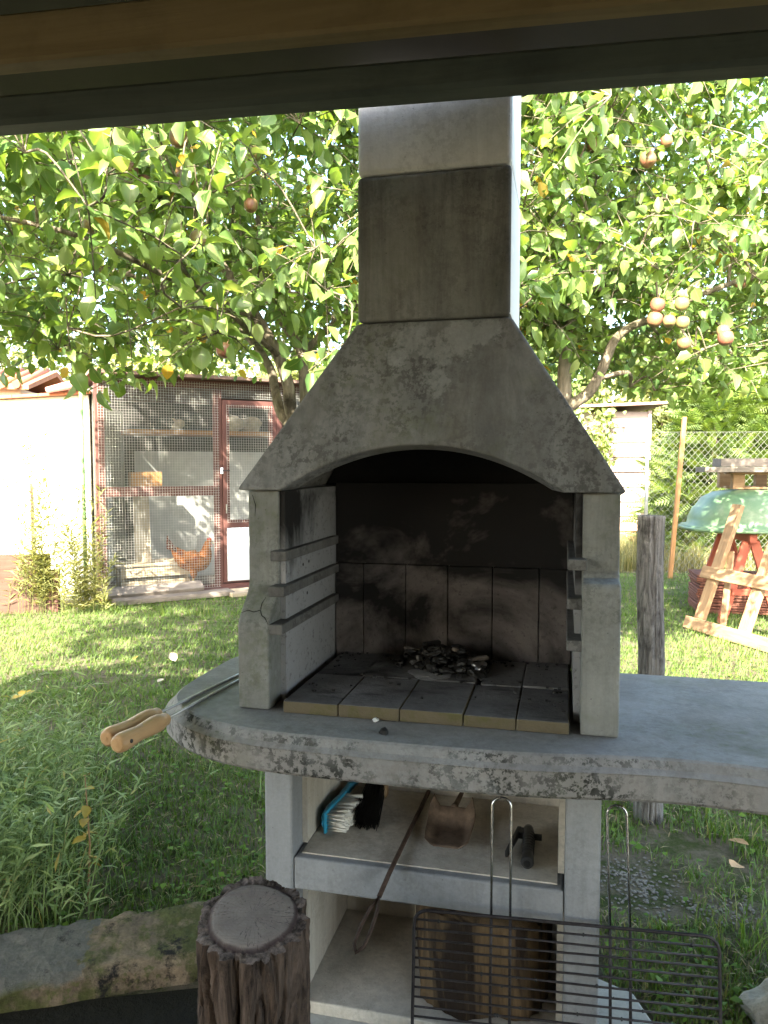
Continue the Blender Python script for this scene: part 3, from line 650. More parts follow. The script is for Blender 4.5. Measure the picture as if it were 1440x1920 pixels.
mb.build('burnt_crumbs', char, e)
#@@GARDEN
# ================================================================== STUMP, POST, ROCKS
def bark_mat(name, a, b, scale=1.0, moss=.0):
    k = M(name, .93, .15); v = k.vec((16 * scale, 16 * scale, 2.2 * scale)); g = k.noise(1.5, 7, .7, v, 1.2)
    c = k.mix(k.ramp(g, [(.35, 0), (.62, 1)]), a, b); c = k.mix(k.ramp(k.noise(7, 5, .6), [(.55, 0), (.7, 1)]), c, tuple(x * .45 for x in a))
    if moss: c = k.mix(k.math('MULTIPLY', k.ramp(k.noise(5, 5, .6, k.vec(loc=(4, 4, 4))), [(.5, 0), (.65, 1)]), moss), c, (.07, .085, .03))
    k.col(c).bump(k.math('ADD', g, k.math('MULTIPLY', k.noise(90, 4, .7), .3)), 1.0, .016); return k.m
def bark_tube(pts, radii, n, ridge, fu, fz, seed, rows=40, cap=False):
    P = smooth_pts(pts, max(2, rows // len(pts))); R = np.interp(np.linspace(0, 1, len(P)), np.linspace(0, 1, len(radii)), radii)
    def prof(i, j):
        a = 2 * math.pi * j / n; z = P[i].z
        q = mnoise.noise(Vector((math.cos(a) * fu + seed, math.sin(a) * fu, z * fz))); q2 = mnoise.noise(Vector((math.cos(a) * fu * 2.7, math.sin(a) * fu * 2.7 + seed, z * fz * 2)))
        return 1 + ridge * (1 - 2.2 * abs(q)) + ridge * .5 * q2
    return MB().tube(P, R, n, cap=cap, prof=prof), P
stm = bark_mat('stump_bark', (.022, .016, .013), (.15, .105, .08), 1.6)
e = empty('tree_stump', (-.255, 1.42, .0), 0, 'upright bark covered tree stump with a smooth grey cut top', 'stump')
TILT = .2
def bark_r(a, z):
    c_, s_ = math.cos(a), math.sin(a); w_ = .25 * mnoise.noise(Vector((c_ * 1.5, s_ * 1.5, z * 5)))
    q = mnoise.noise(Vector((c_ * 2.6 + w_ * 3, s_ * 2.6, z * 2.6 + 3))); q2 = mnoise.noise(Vector((c_ * 4.6 + 5 + w_ * 5, s_ * 4.6, z * 3.5))); q3 = mnoise.noise(Vector((c_ * 20, s_ * 20 + 2, z * 14)))
    return (.102 + .012 * (1 - min(1, z / .3))) * (1 + .20 * (.30 - abs(q)) * 1.4 - (.06 + .22 * max(0, mnoise.noise(Vector((c_ * 1.4, s_ * 1.4 + 4, z * 3))) + .25)) * (max(0, .12 - abs(q2)) / .12) ** 1.3 + .03 * q3)
n, rows = 220, 90; vs = []
for i in range(rows + 1):
    for j in range(n):
        a = 2 * math.pi * j / n; z = .505 * i / rows; r = bark_r(a, z); x, y = r * math.cos(a), r * math.sin(a)
        chip = .014 * max(0, mnoise.noise(Vector((math.cos(a) * 4, math.sin(a) * 4, 8)))) if i == rows else 0
        vs.append((x, y, z + TILT * y * max(0, min(1, (z - .15) / .35)) - chip))
fs = [(i * n + j, i * n + (j + 1) % n, (i + 1) * n + (j + 1) % n, (i + 1) * n + j) for i in range(rows) for j in range(n)]
MB().add(vs, fs, True).build('bark', stm, e)
vs = [(0, 0, .512)]; rings_ = [.25, .5, .7, .82, .88, .91, .95, 1.0]
for q, rf in enumerate(rings_):
    for j in range(n):
        a = 2 * math.pi * j / n; lobe = 1 + .05 * math.cos(2 * a + .6) + .03 * math.cos(3 * a); R1_ = bark_r(a, .505)
        if rf <= .88: r = rf / .88 * .080 * lobe
        else: r = .080 * lobe + (R1_ - .080 * lobe) * (rf - .88) / .12
        ch_ = .014 * max(0, mnoise.noise(Vector((math.cos(a) * 4, math.sin(a) * 4, 8))))
        z = .512 - (.002 if rf == .88 else .008 if rf == .91 else .006 if rf == .95 else .007 + ch_ if rf == 1.0 else 0) + (.003 * mnoise.noise(Vector((math.cos(a) * 15, math.sin(a) * 15, rf * 9))) if rf > .9 and rf < 1 else 0)
        x, y = r * math.cos(a), r * math.sin(a); vs.append((x, y, z + TILT * y))
fs = [(0, 1 + j, 1 + (j + 1) % n) for j in range(n)]
for q in range(len(rings_) - 1): fs += [(1 + q * n + j, 1 + (q + 1) * n + j, 1 + (q + 1) * n + (j + 1) % n, 1 + q * n + (j + 1) % n) for j in range(n)]
k = M('cut_wood', .8, .2); sx = k.sep(); cm = k.n('ShaderNodeVectorMath'); cm.operation = 'LENGTH'; mp = k.n('ShaderNodeCombineXYZ'); k.l(sx[0], mp.inputs[0]); k.l(sx[1], mp.inputs[1]); k.l(mp.outputs[0], cm.inputs[0])
r_ = k.math('ADD', cm.outputs['Value'], k.math('MULTIPLY', k.noise(18, 4, .6), .012))
ringw = k.math('SINE', k.math('MULTIPLY', r_, 900)); saw = k.noise(1, 5, .7, k.vec((14, 160, 14)))
c = k.mix(k.ramp(k.noise(14, 5, .6), [(.3, 0), (.7, 1)]), (.145, .122, .108), (.235, .20, .175)); c = k.mix(k.ramp(saw, [(.5, 0), (.75, .6)]), c, (.17, .12, .11)); c = k.mix(k.math('MULTIPLY', k.ramp(ringw, [(.3, 0), (1, 1)]), .15), c, (.13, .09, .08))
ang = k.math('ARCTAN2', sx[1], sx[0]); cv = k.n('ShaderNodeCombineXYZ'); k.l(k.math('MULTIPLY', ang, 3.0), cv.inputs[0]); k.l(k.math('MULTIPLY', cm.outputs['Value'], 9), cv.inputs[1])
crk = k.ramp(k.math('ABSOLUTE', k.math('SUBTRACT', k.noise(1.6, 3, .55, cv.outputs[0]), .5)), [(.0, 1), (.016, 0)]); crk = k.math('MULTIPLY', crk, k.ramp(k.noise(25, 3, .6), [(.42, 0), (.55, 1)]))
c = k.mix(k.math('MULTIPLY', crk, .85), c, (.03, .02, .018)); c = k.mix(k.ramp(k.noise(9, 5, .65, k.vec(loc=(3, 3, 3))), [(.5, 0), (.75, .7)]), c, (.11, .085, .085))
c = k.mix(k.ramp(r_, [(.084, 0), (.0865, 1)]), c, (.05, .032, .03)); c = k.mix(k.ramp(r_, [(.0905, 0), (.094, 1)]), c, k.mix(k.ramp(k.noise(45, 5, .75), [(.38, 0), (.62, 1)]), (.03, .022, .018), (.19, .145, .125)))
k.col(c).bump(k.math('ADD', saw, k.noise(90, 4, .6)), .5, .003)
MB().add(vs, fs, True).build('cut_face', k.m, e)
pm = bark_mat('post_bark', (.05, .044, .04), (.26, .24, .22), 2.0)
e = empty('wooden_post', (1.034, 2.887, 0), 0, 'weathered grey log post standing behind the worktop', 'post')
mb, P = bark_tube([(.0, 0, -.05), (-.005, 0, .25), (.0, 0, .6), (-.012, 0, .9), (-.012, 0, 1.19)], [.05, .047, .045, .044, .046], 110, .12, 4.6, 2.2, 7, 110, cap=True)
mb.build('trunk', pm, e)
MB().tube([(-.04, -.02, .42), (-.062, -.03, .44), (-.07, -.02, .47)], [.008, .006, .003], 6).build('twig_stub', pm, e); MB().tube([(-.04, -.02, .40), (-.075, -.02, .405)], [.006, .002], 6).build('twig_stub', pm, e)
rockm = concrete('field_rock', (.36, .34, .31), (.2, .19, .17), .1, .3, .3, .5, 14)
o = lump('field_rock', .10, rockm, 4, None, .7, 4); o.location = (1.02, 1.80, .025); tag(o, 'rough grey rock cut off by the lower right corner', 'rock')
o = lump('field_stone', .055, rockm, 9, None, .5, 3); o.location = (-.47, 1.63, .02); tag(o, 'pale stone lying left of the tree stump', 'rock')

# ================================================================== CHICKEN COOP
coopred = wood('coop_redbrown_paint', (.085, .036, .032), (.13, .058, .05), 1, .6, 2, .2, .1); coopredx = wood('coop_redbrown_paint_rail', (.085, .036, .032), (.13, .058, .05), 1, .6, 0, .2, .1)
wire = plain('galvanised_wire', (.45, .44, .42), .5, .3, 8, .2); white = plain('white_panel', (.55, .57, .6), .5, 0, 4, .1)
paleboard = wood('pale_board', (.30, .24, .17), (.45, .36, .26), 1, .8, 0, .3, .3); greywood = wood('grey_board', (.13, .108, .095), (.23, .195, .17), 1, .85, 0, .35, .3); orangewood = wood('orange_board', (.26, .13, .05), (.38, .2, .085), 1, .6, 0, .2, .1)
CO = Vector((-2.90, 7.63, 0)); CR = rad(28)
co = empty('chicken_coop', CO, CR, 'red brown chicken coop with wire mesh front beside the white wall', 'chicken coop')
def cbx(name, x0, x1, y0, y1, z0, z1, mat, par=co, bev=.004):
    return link(name, plankmesh(x1 - x0, y1 - y0, z1 - z0, mat, bev), None, par, loc=((x0 + x1) / 2, (y0 + y1) / 2, (z0 + z1) / 2))
for x0, x1 in ((0, .095), (1.215, 1.295), (1.915, 1.99)): cbx('frame_post', x0, x1, 0, .08, .09, 2.20, coopred)
cbx('rail', 0, 3.1, -.004, .08, .0, .088, coopredx); cbx('rail', 0, 3.1, -.002, .08, 2.202, 2.29, coopredx); cbx('rail', .097, 1.213, .006, .07, 1.06, 1.16, coopredx); cbx('frame_post', 3.02, 3.1, 0, .08, .09, 2.20, coopred)
cbx('sill_board', -.02, 3.1, -.05, -.006, -.02, .05, coopredx)
def meshpanel(name, x0, x1, z0, z1, y, sp, th, par):
    mb = MB()
    for x in np.arange(x0, x1, sp): mb.box(x, x + th, y, y + th, z0, z1)
    for z in np.arange(z0, z1, sp): mb.box(x0, x1, y - th, y - .0002, z, z + th)
    return tag(mb.build(name, wire, par), kind='stuff')
meshpanel('wire_mesh', .03, 1.26, .06, 2.27, -.012, .027, .0024, co)
meshpanel('wire_mesh', 1.27, 3.08, 2.11, 2.27, -.012, .027, .0024, co); meshpanel('wire_mesh', 2.0, 3.05, .09, 2.11, -.012, .027, .0024, co)
door = cbx('door', 1.300, 1.375, -.012, .05, .10, 2.09, coopred)
def dbx(name, x0, x1, y0, y1, z0, z1, mat):   # parts of the door (its frame of reference is the hinge stile)
    o = cbx(name, x0, x1, y0, y1, z0, z1, mat, None); o.parent = door; o.location -= door.location; return o
dbx('door_stile', 1.84, 1.912, -.012, .05, .10, 2.09, coopred); dbx('door_rail', 1.376, 1.839, -.010, .05, 2.01, 2.09, coopredx); dbx('door_rail', 1.376, 1.839, -.010, .05, .70, .79, coopredx); dbx('door_rail', 1.376, 1.839, -.010, .05, .10, .16, coopredx)
dbx('door_panel', 1.335, 1.88, -.020, -.0125, .115, .70, white)
o = meshpanel('door_mesh', 1.345, 1.87, .76, 2.04, -.016, .027, .0024, None); o.parent = door; o.location = -door.location
dbx('latch', 1.27, 1.30, -.025, -.013, 1.29, 1.36, white); dbx('latch_bolt', 1.285, 1.37, -.036, -.026, 1.32, 1.333, darksteel); dbx('door_handle', 1.325, 1.337, -.03, -.0125, .86, .96, steel)
roofm = plain('bitumen_roof', (.16, .1, .08), .9, 0, 10, .4)
MB().prism([(-.12, 2.30), (-.12, 2.335), (2.1, 2.22), (2.1, 2.18)], lambda p: (3.25, p[0], p[1]), lambda p: (-.05, p[0], p[1])).build('coop_roof', roofm, co)
greyw = plain('grey_coop_wall', (.33, .335, .33), .8, 0, 5, .25)
cbx('back_wall', .0, 3.1, 1.95, 1.99, 0, 2.192, plain('dark_back_wall', (.07, .075, .065), .9, 0, 5, .4)); cbx('side_wall', .0, .03, .1, 1.94, 0, 2.19, plain('dark_coop_wall', (.16, .15, .13), .9, 0, 5, .4)); cbx('side_wall', 3.07, 3.1, .1, 1.94, 0, 2.15, greyw)
cbx('inner_board', .55, 3.0, 1.0, 1.02, .05, 1.55, greyw); cbx('floor_board', .03, 3.07, .1, 1.94, .0, .03, greywood)
cbx('shelf', .45, 3.0, .75, 1.3, 1.74, 1.79, orangewood)
sack = plain('dark_sack', (.06, .075, .07), .9, 0, 6, .5); straw = plain('straw', (.45, .4, .3), .95, 0, 20, .5)
for i, (x, z, r, mt) in enumerate([(.85, 1.86, .13, sack), (1.15, 1.90, .15, sack), (1.05, 1.85, .12, straw), (1.7, 1.88, .14, straw), (1.95, 1.86, .12, straw)]):
    o = lump('sack', r, mt, 30 + i, None, .75, 3); o.location = co.matrix_basis @ Vector((x, 1.0, z + .02)); tag(o, ('dark green sack on the coop shelf, left one', 'dark green sack bulging at the middle of the coop shelf', 'straw coloured bundle before the sacks on the coop shelf', 'straw bundle behind the coop door mesh', 'straw bundle at the right behind the coop door mesh')[i], 'sack', 'sacks on the coop shelf')
bpy.context.view_layer.update()
CMx = Matrix.Translation(CO) @ Matrix.Rotation(CR, 4, 'Z')
def inco(name, p0, p1, W, T, mat, nrm, label, cat, group=None):
    R3 = CMx.to_3x3(); return tag(plank(name, CMx @ Vector(p0), CMx @ Vector(p1), W, T, mat, None, R3 @ Vector(nrm)), label, cat, group)
inco('leaning_plank', (.52, .35, .03), (.56, .72, 1.08), .17, .025, paleboard, (0, -1, .3), 'pale plank leaning upright inside the coop', 'plank')
cr_ = empty('nest_crate', CMx @ Vector((.62, .42, .03)), CR, 'low pale wooden crate on the coop floor', 'crate')
for z in (.06, .21): link('slat', plankmesh(.72, .018, .11, paleboard), None, cr_, loc=(0, -.18, z)); link('slat', plankmesh(.72, .018, .11, paleboard), None, cr_, loc=(0, .18, z))
for x in (-.34, .34): link('crate_end', plankmesh(.02, .34, .26, paleboard), None, cr_, loc=(x, 0, .14))
link('lid', plankmesh(.84, .42, .022, paleboard), None, cr_, loc=(.0, 0, .285))
inco('feed_box', (.42, .55, 1.23), (.75, .55, 1.23), .16, .16, orangewood, (0, 0, 1), 'small light wooden box on the middle rail of the coop', 'box')
# boards lying before the coop
for i, (p0, p1, W, T, lab) in enumerate([((.0, -.16, .10), (1.02, -.16, .115), .15, .04, 'long weathered board lying highest before the coop'), ((.10, -.30, .035), (1.30, -.27, .04), .22, .05, 'lower weathered board lying flat before the coop'), ((1.24, -.30, .03), (2.2, -.22, .03), .32, .04, 'wide pale board lying before the coop door')]):
    inco('weathered_board', p0, p1, W, T, greywood if i < 2 else paleboard, (0, -.45, 1) if i == 0 else (0, 0, 1), lab, 'board', 'boards lying before the coop')
# hen
def hen():
    k = M('hen_feathers', .8, .2); sx = k.sep(); g = k.noise(28, 5, .7, k.vec((1, 1, 2)))
    c = k.mix(k.ramp(g, [(.35, 0), (.65, 1)]), (.17, .055, .015), (.36, .14, .04)); c = k.mix(k.ramp(k.noise(7, 3, .5), [(.55, 0), (.65, 1)]), c, (.14, .04, .02))
    k.col(c).bump(g, .6, .006)
    e = empty('hen', CMx @ Vector((1.02, .22, .03)), CR + rad(-10), 'red brown hen standing behind the coop mesh', 'hen')
    sp = smooth_pts([(-.23, 0, .47), (-.17, 0, .40), (-.10, 0, .33), (0, 0, .30), (.08, 0, .31), (.13, 0, .37), (.145, 0, .44), (.16, 0, .49), (.185, 0, .505), (.205, 0, .497)], 4)
    R = np.interp(np.linspace(0, 1, len(sp)), np.linspace(0, 1, 10), [.02, .06, .10, .125, .115, .075, .046, .036, .034, .012])
    mb = MB().tube(sp, R, 18, prof=lambda i, j: 1 + .04 * mnoise.noise(Vector((i * .7, j * .8, 2))))
    for s in (-1, 1): mb.tube([(-.01, .05 * s, .24), (.0, .05 * s, .15), (.0, .045 * s, .12)], [.05, .035, .016], 10)
    mb.build('body', k.m, e)
    leg = plain('hen_leg', (.55, .42, .2), .7)
    for s in (-1, 1):
        mb = MB().tube([(.0, .045 * s, .14), (-.012, .045 * s, .06), (.005, .045 * s, .008)], [.010, .008, .008], 8)
        for a in (-.5, 0, .5, 3.1): mb.tube([(.005, .045 * s, .008), (.005 + .055 * math.cos(a), .045 * s + .055 * math.sin(a), .006)], [.007, .004], 6)
        mb.build('leg', leg, e)
    redm = plain('hen_comb', (.45, .03, .025), .5)
    MB().prism([(.15, .525), (.155, .555), (.165, .54), (.175, .565), (.185, .543), (.197, .552), (.203, .515), (.18, .52)], lambda p: (p[0], -.005, p[1]), lambda p: (p[0], .005, p[1])).build('comb', redm, e, bevel=.003)
    MB().tube([(.205, 0, .498), (.235, 0, .488)], [.010, .002], 8).build('beak', leg, e); MB().tube([(.197, 0, .485), (.2, 0, .455)], [.008, .012], 8).build('wattle', redm, e)
    for s in (-1, 1):
        o = lump('wing', .095, k.m, 40 + s, e, .62, 3); o.location = (-.02, .095 * s, .32); o.scale = (1.25, .4, 1)
    mb = MB()
    for i in range(7):
        a = -.5 + i * .17; mb.tube([(-.15, .012 * (i - 3), .39), (-.24 - .03 * math.cos(a), .014 * (i - 3), .50 + .05 * math.sin(i)), (-.27, .016 * (i - 3), .56 + .03 * math.cos(i * 2))], [.014, .02, .006], 6)
    mb.build('tail', plain('hen_tail', (.09, .03, .02), .8), e)
hen()
# ================================================================== WHITE WALL, FAR BUILDINGS
whitewash = plain('whitewash', (.8, .78, .74), .85, 0, 3, .08); tilem = plain('roof_tile_clay', (.42, .16, .08), .8, 0, 12, .35)
gw = empty('white_shed', (-5.9, 7.30, 0), rad(9), 'whitewashed shed wall left of the coop with a thin tiled edge', 'shed')
MB().prism([(0, 0), (2.93, 0), (2.93, 2.10), (0, 1.88)], lambda p: (p[0], .0, p[1]), lambda p: (p[0], .22, p[1])).build('wall', whitewash, gw)
MB().box(2.72, 2.93, .221, 2.5, 0, 2.05).build('side_wall', whitewash, gw)
for i in range(12): link('edge_tile', plankmesh(.245, .34, .03, tilem), None, gw, loc=(.12 + .247 * i, .1, 1.88 + .075 * (.12 + .247 * i) + .02), rot=(0, -.0749, 0))
MB().tube([(2.36, -.02, .0), (2.36, -.02, 1.2)], .012, 8).build('wall_rod', rust, gw)
o = MB().tube([(-2.975, 7.50, 0), (-2.985, 7.52, 2.28)], .02, 10).build('green_pole', plain('green_paint', (.14, .25, .10), .5)); tag(o, 'thin green pole between white wall and coop', 'pole')
o = MB().tube([(-3.36, 7.60, 2.13), (-3.10, 7.62, 2.19), (-3.03, 7.62, 2.19), (-3.0, 7.6, 2.16)], [.03, .045, .05, .02], 10).build('rag', plain('red_white_cloth', (.7, .25, .22), .9, 0, 30, .3)); tag(o, 'small red and white rag on the wall top', 'rag')
br = tag(plank('brown_board', (-3.78, 6.98, .27), (-3.16, 7.12, .27), .56, .04, wood('red_brown_board', (.05, .027, .02), (.085, .048, .036), 1, .8, 0, .5, .1), None, (.2, -1, .12)), 'red brown board standing against the white wall', 'board')
br = tag(plank('dark_post', (-3.12, 7.10, 0), (-3.12, 7.13, .40), .09, .06, coopred, None, (0, -1, 0)), 'short dark red post beside the brown board', 'post')
fb = empty('tiled_house', (-9.35, 13.2, 0), rad(8), 'peach walled building with a red tiled roof behind the white wall', 'building')
MB().box(0, 2.9, 0, 3, 0, 2.75).build('wall', plain('peach_plaster', (.62, .42, .32), .85, 0, 3, .15), fb)
MB().prism([(-.2, 2.72), (-.2, 2.80), (1.6, 3.25), (3.2, 2.80), (3.2, 2.72), (1.6, 3.15)], lambda p: (3.1, p[0], p[1]), lambda p: (-.2, p[0], p[1])).build('roof', tilem, fb)
for i in range(14): MB().tube([(-.15 + i * .235, -.26, 2.80), (-.15 + i * .235, 1.55, 3.25)], .07, 8).build('roof_tile', tilem, fb)
# siding shed on the right
sh = empty('siding_shed', (2.9, 13.0, 0), rad(-3), 'pale pink shed with horizontal boards beyond the lawn', 'shed')
pink = wood('pale_pink_siding', (.30, .235, .225), (.38, .31, .30), .6, .7, 0, .1, .08); orang = wood('peach_siding', (.55, .33, .22), (.66, .43, .3), .6, .7, 0, .1, .08)
for i in range(9): link('siding_board', plankmesh(1.72, .022, .258, orang if i < 2 else pink), None, sh, loc=(.78, .02 - .004 * (i % 2), .14 + .252 * i), rot=(rad(-7), 0, 0))
MB().box(-.06, 1.62, .05, 2.4, 0, 2.3).build('shed_body', pink, sh)
MB().prism([(-.25, 2.36), (-.25, 2.40), (2.6, 2.40), (2.6, 2.36)], lambda p: (1.9, p[0], p[1] + .05), lambda p: (-.35, p[0], p[1] - .03)).build('shed_roof', plain('shed_roof', (.5, .33, .3), .8), sh)
link('corner_trim', plankmesh(.05, .05, 2.3, pink), None, sh, loc=(1.60, -.03, 1.16))
#@@RIGHT
# ================================================================== STUFF ON THE RIGHT OF THE LAWN
boatm = M('green_hull_paint', .45, .45); g = boatm.noise(4, 5, .6)
boatm.col(boatm.mix(boatm.ramp(boatm.noise(9, 5, .65), [(.5, 0), (.75, .6)]), boatm.mix(boatm.ramp(g, [(.35, 0), (.65, 1)]), (.085, .155, .085), (.125, .20, .11)), (.24, .26, .19))); boatm = boatm.m
bo = empty('upturned_boat', (4.02, 6.85, .805), rad(-7), 'upturned green plastic boat resting on red trestles', 'boat')
def hullring(L, W, z, n=48, ex=3.2):
    return [(L * math.copysign(abs(math.cos(a)) ** (2 / ex), math.cos(a)), W * math.copysign(abs(math.sin(a)) ** (2 / ex), math.sin(a)), z) for a in (2 * math.pi * i / n for i in range(n))]
lv = [(1.24, .52, 0), (1.25, .53, .012), (1.25, .53, .03), (1.20, .49, .035), (1.19, .48, .10), (1.15, .455, .19), (1.13, .45, .20), (1.08, .42, .28), (.98, .35, .335), (.8, .24, .36)]
vs = [p for q in lv for p in hullring(*q)]; n = 48
fs = [(i * n + j, i * n + (j + 1) % n, (i + 1) * n + (j + 1) % n, (i + 1) * n + j) for i in range(len(lv) - 1) for j in range(n)] + [tuple((len(lv) - 1) * n + j for j in range(n))]
MB().add(vs, fs, True).build('hull', boatm, bo)
MB().tube(hullring(1.255, .535, .005), .016, 8, closed=True).build('rim', boatm, bo)
redt = wood('trestle_red_paint', (.26, .06, .035), (.38, .1, .06), 1, .6, 0, .2, .1)
def trestle(x, y, rz, lab):
    e = empty('trestle', (x, y, 0), rz, lab, 'trestle', 'red trestles under the boat')
    plank('top_bar', (0, -.42, .75), (0, .42, .75), .06, .08, redt, e)
    for yy in (-.34, .34):
        for s in (-1, 1): plank('leg', (s * .03, yy, .72), (s * .24, yy * 1.1, .0), .08, .035, redt, e, (0, 1, 0))
        plank('brace', (-.16, yy * 1.06 - .03, .28), (.16, yy * 1.06 - .03, .28), .06, .02, redt, e, (0, 1, 0))
    plank('brace', (.05, -.36, .12), (.05, .36, .66), .05, .02, redt, e, (1, 0, 0))
trestle(3.24, 6.92, rad(-7), 'red trestle under the near end of the green boat'); trestle(4.55, 6.76, rad(-7), 'red trestle under the far right end of the boat')
# stacked roof tiles under the boat
ti = empty('tile_stack', (3.33, 7.12, 0), rad(-10), 'stack of dark red clay roof tiles under the boat', 'roof tiles')
tilered = plain('old_clay_tile', (.2, .075, .05), .85, 0, 15, .4); _pl.clear()
for i in range(15):
    for j in range(3):
        link('roof_tile', plankmesh(.24, .40, .019, tilered, .004), None, ti, loc=(-.26 + .26 * j + random.uniform(-.012, .012), random.uniform(-.015, .015), .015 + .0245 * i), rot=(random.uniform(-.02, .02), 0, random.uniform(-.04, .04)))
e = empty('tile_stack', (3.78, 7.25, 0), rad(-14), 'second stack of dark roof tiles deeper under the boat', 'roof tiles')
for i in range(22): link('roof_tile', plankmesh(.24, .40, .019, tilered, .004), None, e, loc=(random.uniform(-.012, .012), random.uniform(-.015, .015), .015 + .0245 * i), rot=(random.uniform(-.02, .02), 0, random.uniform(-.04, .04)))
# pallet leaning against the boat
palw = wood('pallet_wood', (.24, .14, .075), (.40, .26, .15), 1, .8, 0, .25, .25)
pa = empty('leaning_pallet', (2.58, 6.36, 0), 0, 'bare wooden pallet frame leaning against the green boat', 'pallet')
A = Vector((0, 0, 0)); D = Vector((.30, -.98, 0)).normalized(); UPv = Vector((.36, .10, 1.0)).normalized(); NR = D.cross(UPv); NR = -NR if NR.x > 0 else NR
def pp(a, b, c_=0): return A + D * a + UPv * b + NR * c_
for b, off in ((.05, .0), (.50, .0), (.98, 0)): 
    if b < .9: plank('slat', pp(-.02, b + .0, .035), pp(1.22, b, .035), .105, .022, palw, pa, NR)
for a in (.10, .60, 1.10): plank('stringer', pp(a, .02, .0), pp(a, 1.12, .0), .10, .045, palw, pa, NR)
plank('brace', pp(.36, .02, -.03), pp(.16, .72, -.03), .06, .02, palw, pa, NR)
# pallet and boards lying on the upturned hull
st = empty('flat_pallet', (3.72, 6.98, 1.167), rad(-9), 'small wooden pallet lying on top of the green boat', 'pallet')
for y in (-.22, .0, .22): link('slat', plankmesh(1.1, .09, .02, palw), None, st, loc=(0, y, .012))
for x in (-.5, -.17, .17, .5):
    for y in (-.22, .22): link('block', plankmesh(.10, .09, .11, palw), None, st, loc=(x, y, .078))
for y in (-.22, 0, .22): link('slat', plankmesh(1.1, .09, .02, palw), None, st, loc=(0, y, .144))
topwood = wood('top_board_wood', (.15, .125, .105), (.25, .21, .18), 1, .85, 0, .3, .2)
tag(plank('top_board', (2.86, 6.86, 1.345), (4.6, 6.6, 1.345), .34, .045, topwood), 'wide grey board overhanging the pallet on the boat', 'board')
tag(plank('top_board', (3.06, 6.98, 1.407), (4.6, 6.72, 1.407), .30, .075, topwood), 'thick grey plank topmost on the boat pile', 'board')
# chain link fence and stake
fe = empty('chain_link_fence', (3.34, 9.55, 0), rad(-3), 'grey chain link fence in front of the conifers', 'fence')
mb = MB(); sp = .08
for i in range(-30, 100):
    for s in (1, -1):
        z0, z1 = .03, 1.80; x0 = i * sp; x1 = x0 + s * (z1 - z0) * .9
        a, b = (x0, z0), (x1, z1)
        # clip to the fence length
        def clip(a, b, lo=0., hi=5.2):
            (xa, za), (xb, zb_) = a, b; t0, t1 = 0., 1.; dx = xb - xa
            for lim, sg in ((lo, 1), (hi, -1)):
                q = (lim - xa) / dx; 
                if dx * sg > 0: t0 = max(t0, q)
                else: t1 = min(t1, q)
            return None if t0 >= t1 else ((xa + dx * t0, za + (zb_ - za) * t0), (xa + dx * t1, za + (zb_ - za) * t1))
        r = clip(a, b)
        if r: mb.tube([(r[0][0], .003 * s, r[0][1]), (r[1][0], .003 * s, r[1][1])], .0014, 4, cap=False)
tag(mb.build('wire_mesh', plain('fence_wire', (.26, .26, .24), .6, .2, 8, .2), fe), kind='stuff')
fwire = plain('fence_wire', (.26, .26, .24), .6, .2, 8, .2)
for x in (-.02, 2.6, 5.2): MB().tube([(x, .03, 0), (x, .03, 1.86)], .022, 10).build('fence_post', plain('fence_post_steel', (.4, .4, .38), .5, .5), fe)
MB().tube([(0, 0, 1.8), (5.2, 0, 1.8)], .0015, 6).build('top_wire', fwire, fe)
tag(plank('wooden_stake', (3.50, 9.2, 0), (3.65, 9.25, 1.97), .05, .04, orangewood, None, (0, -1, 0)), 'tall thin wooden stake leaning before the chain link fence', 'stake')
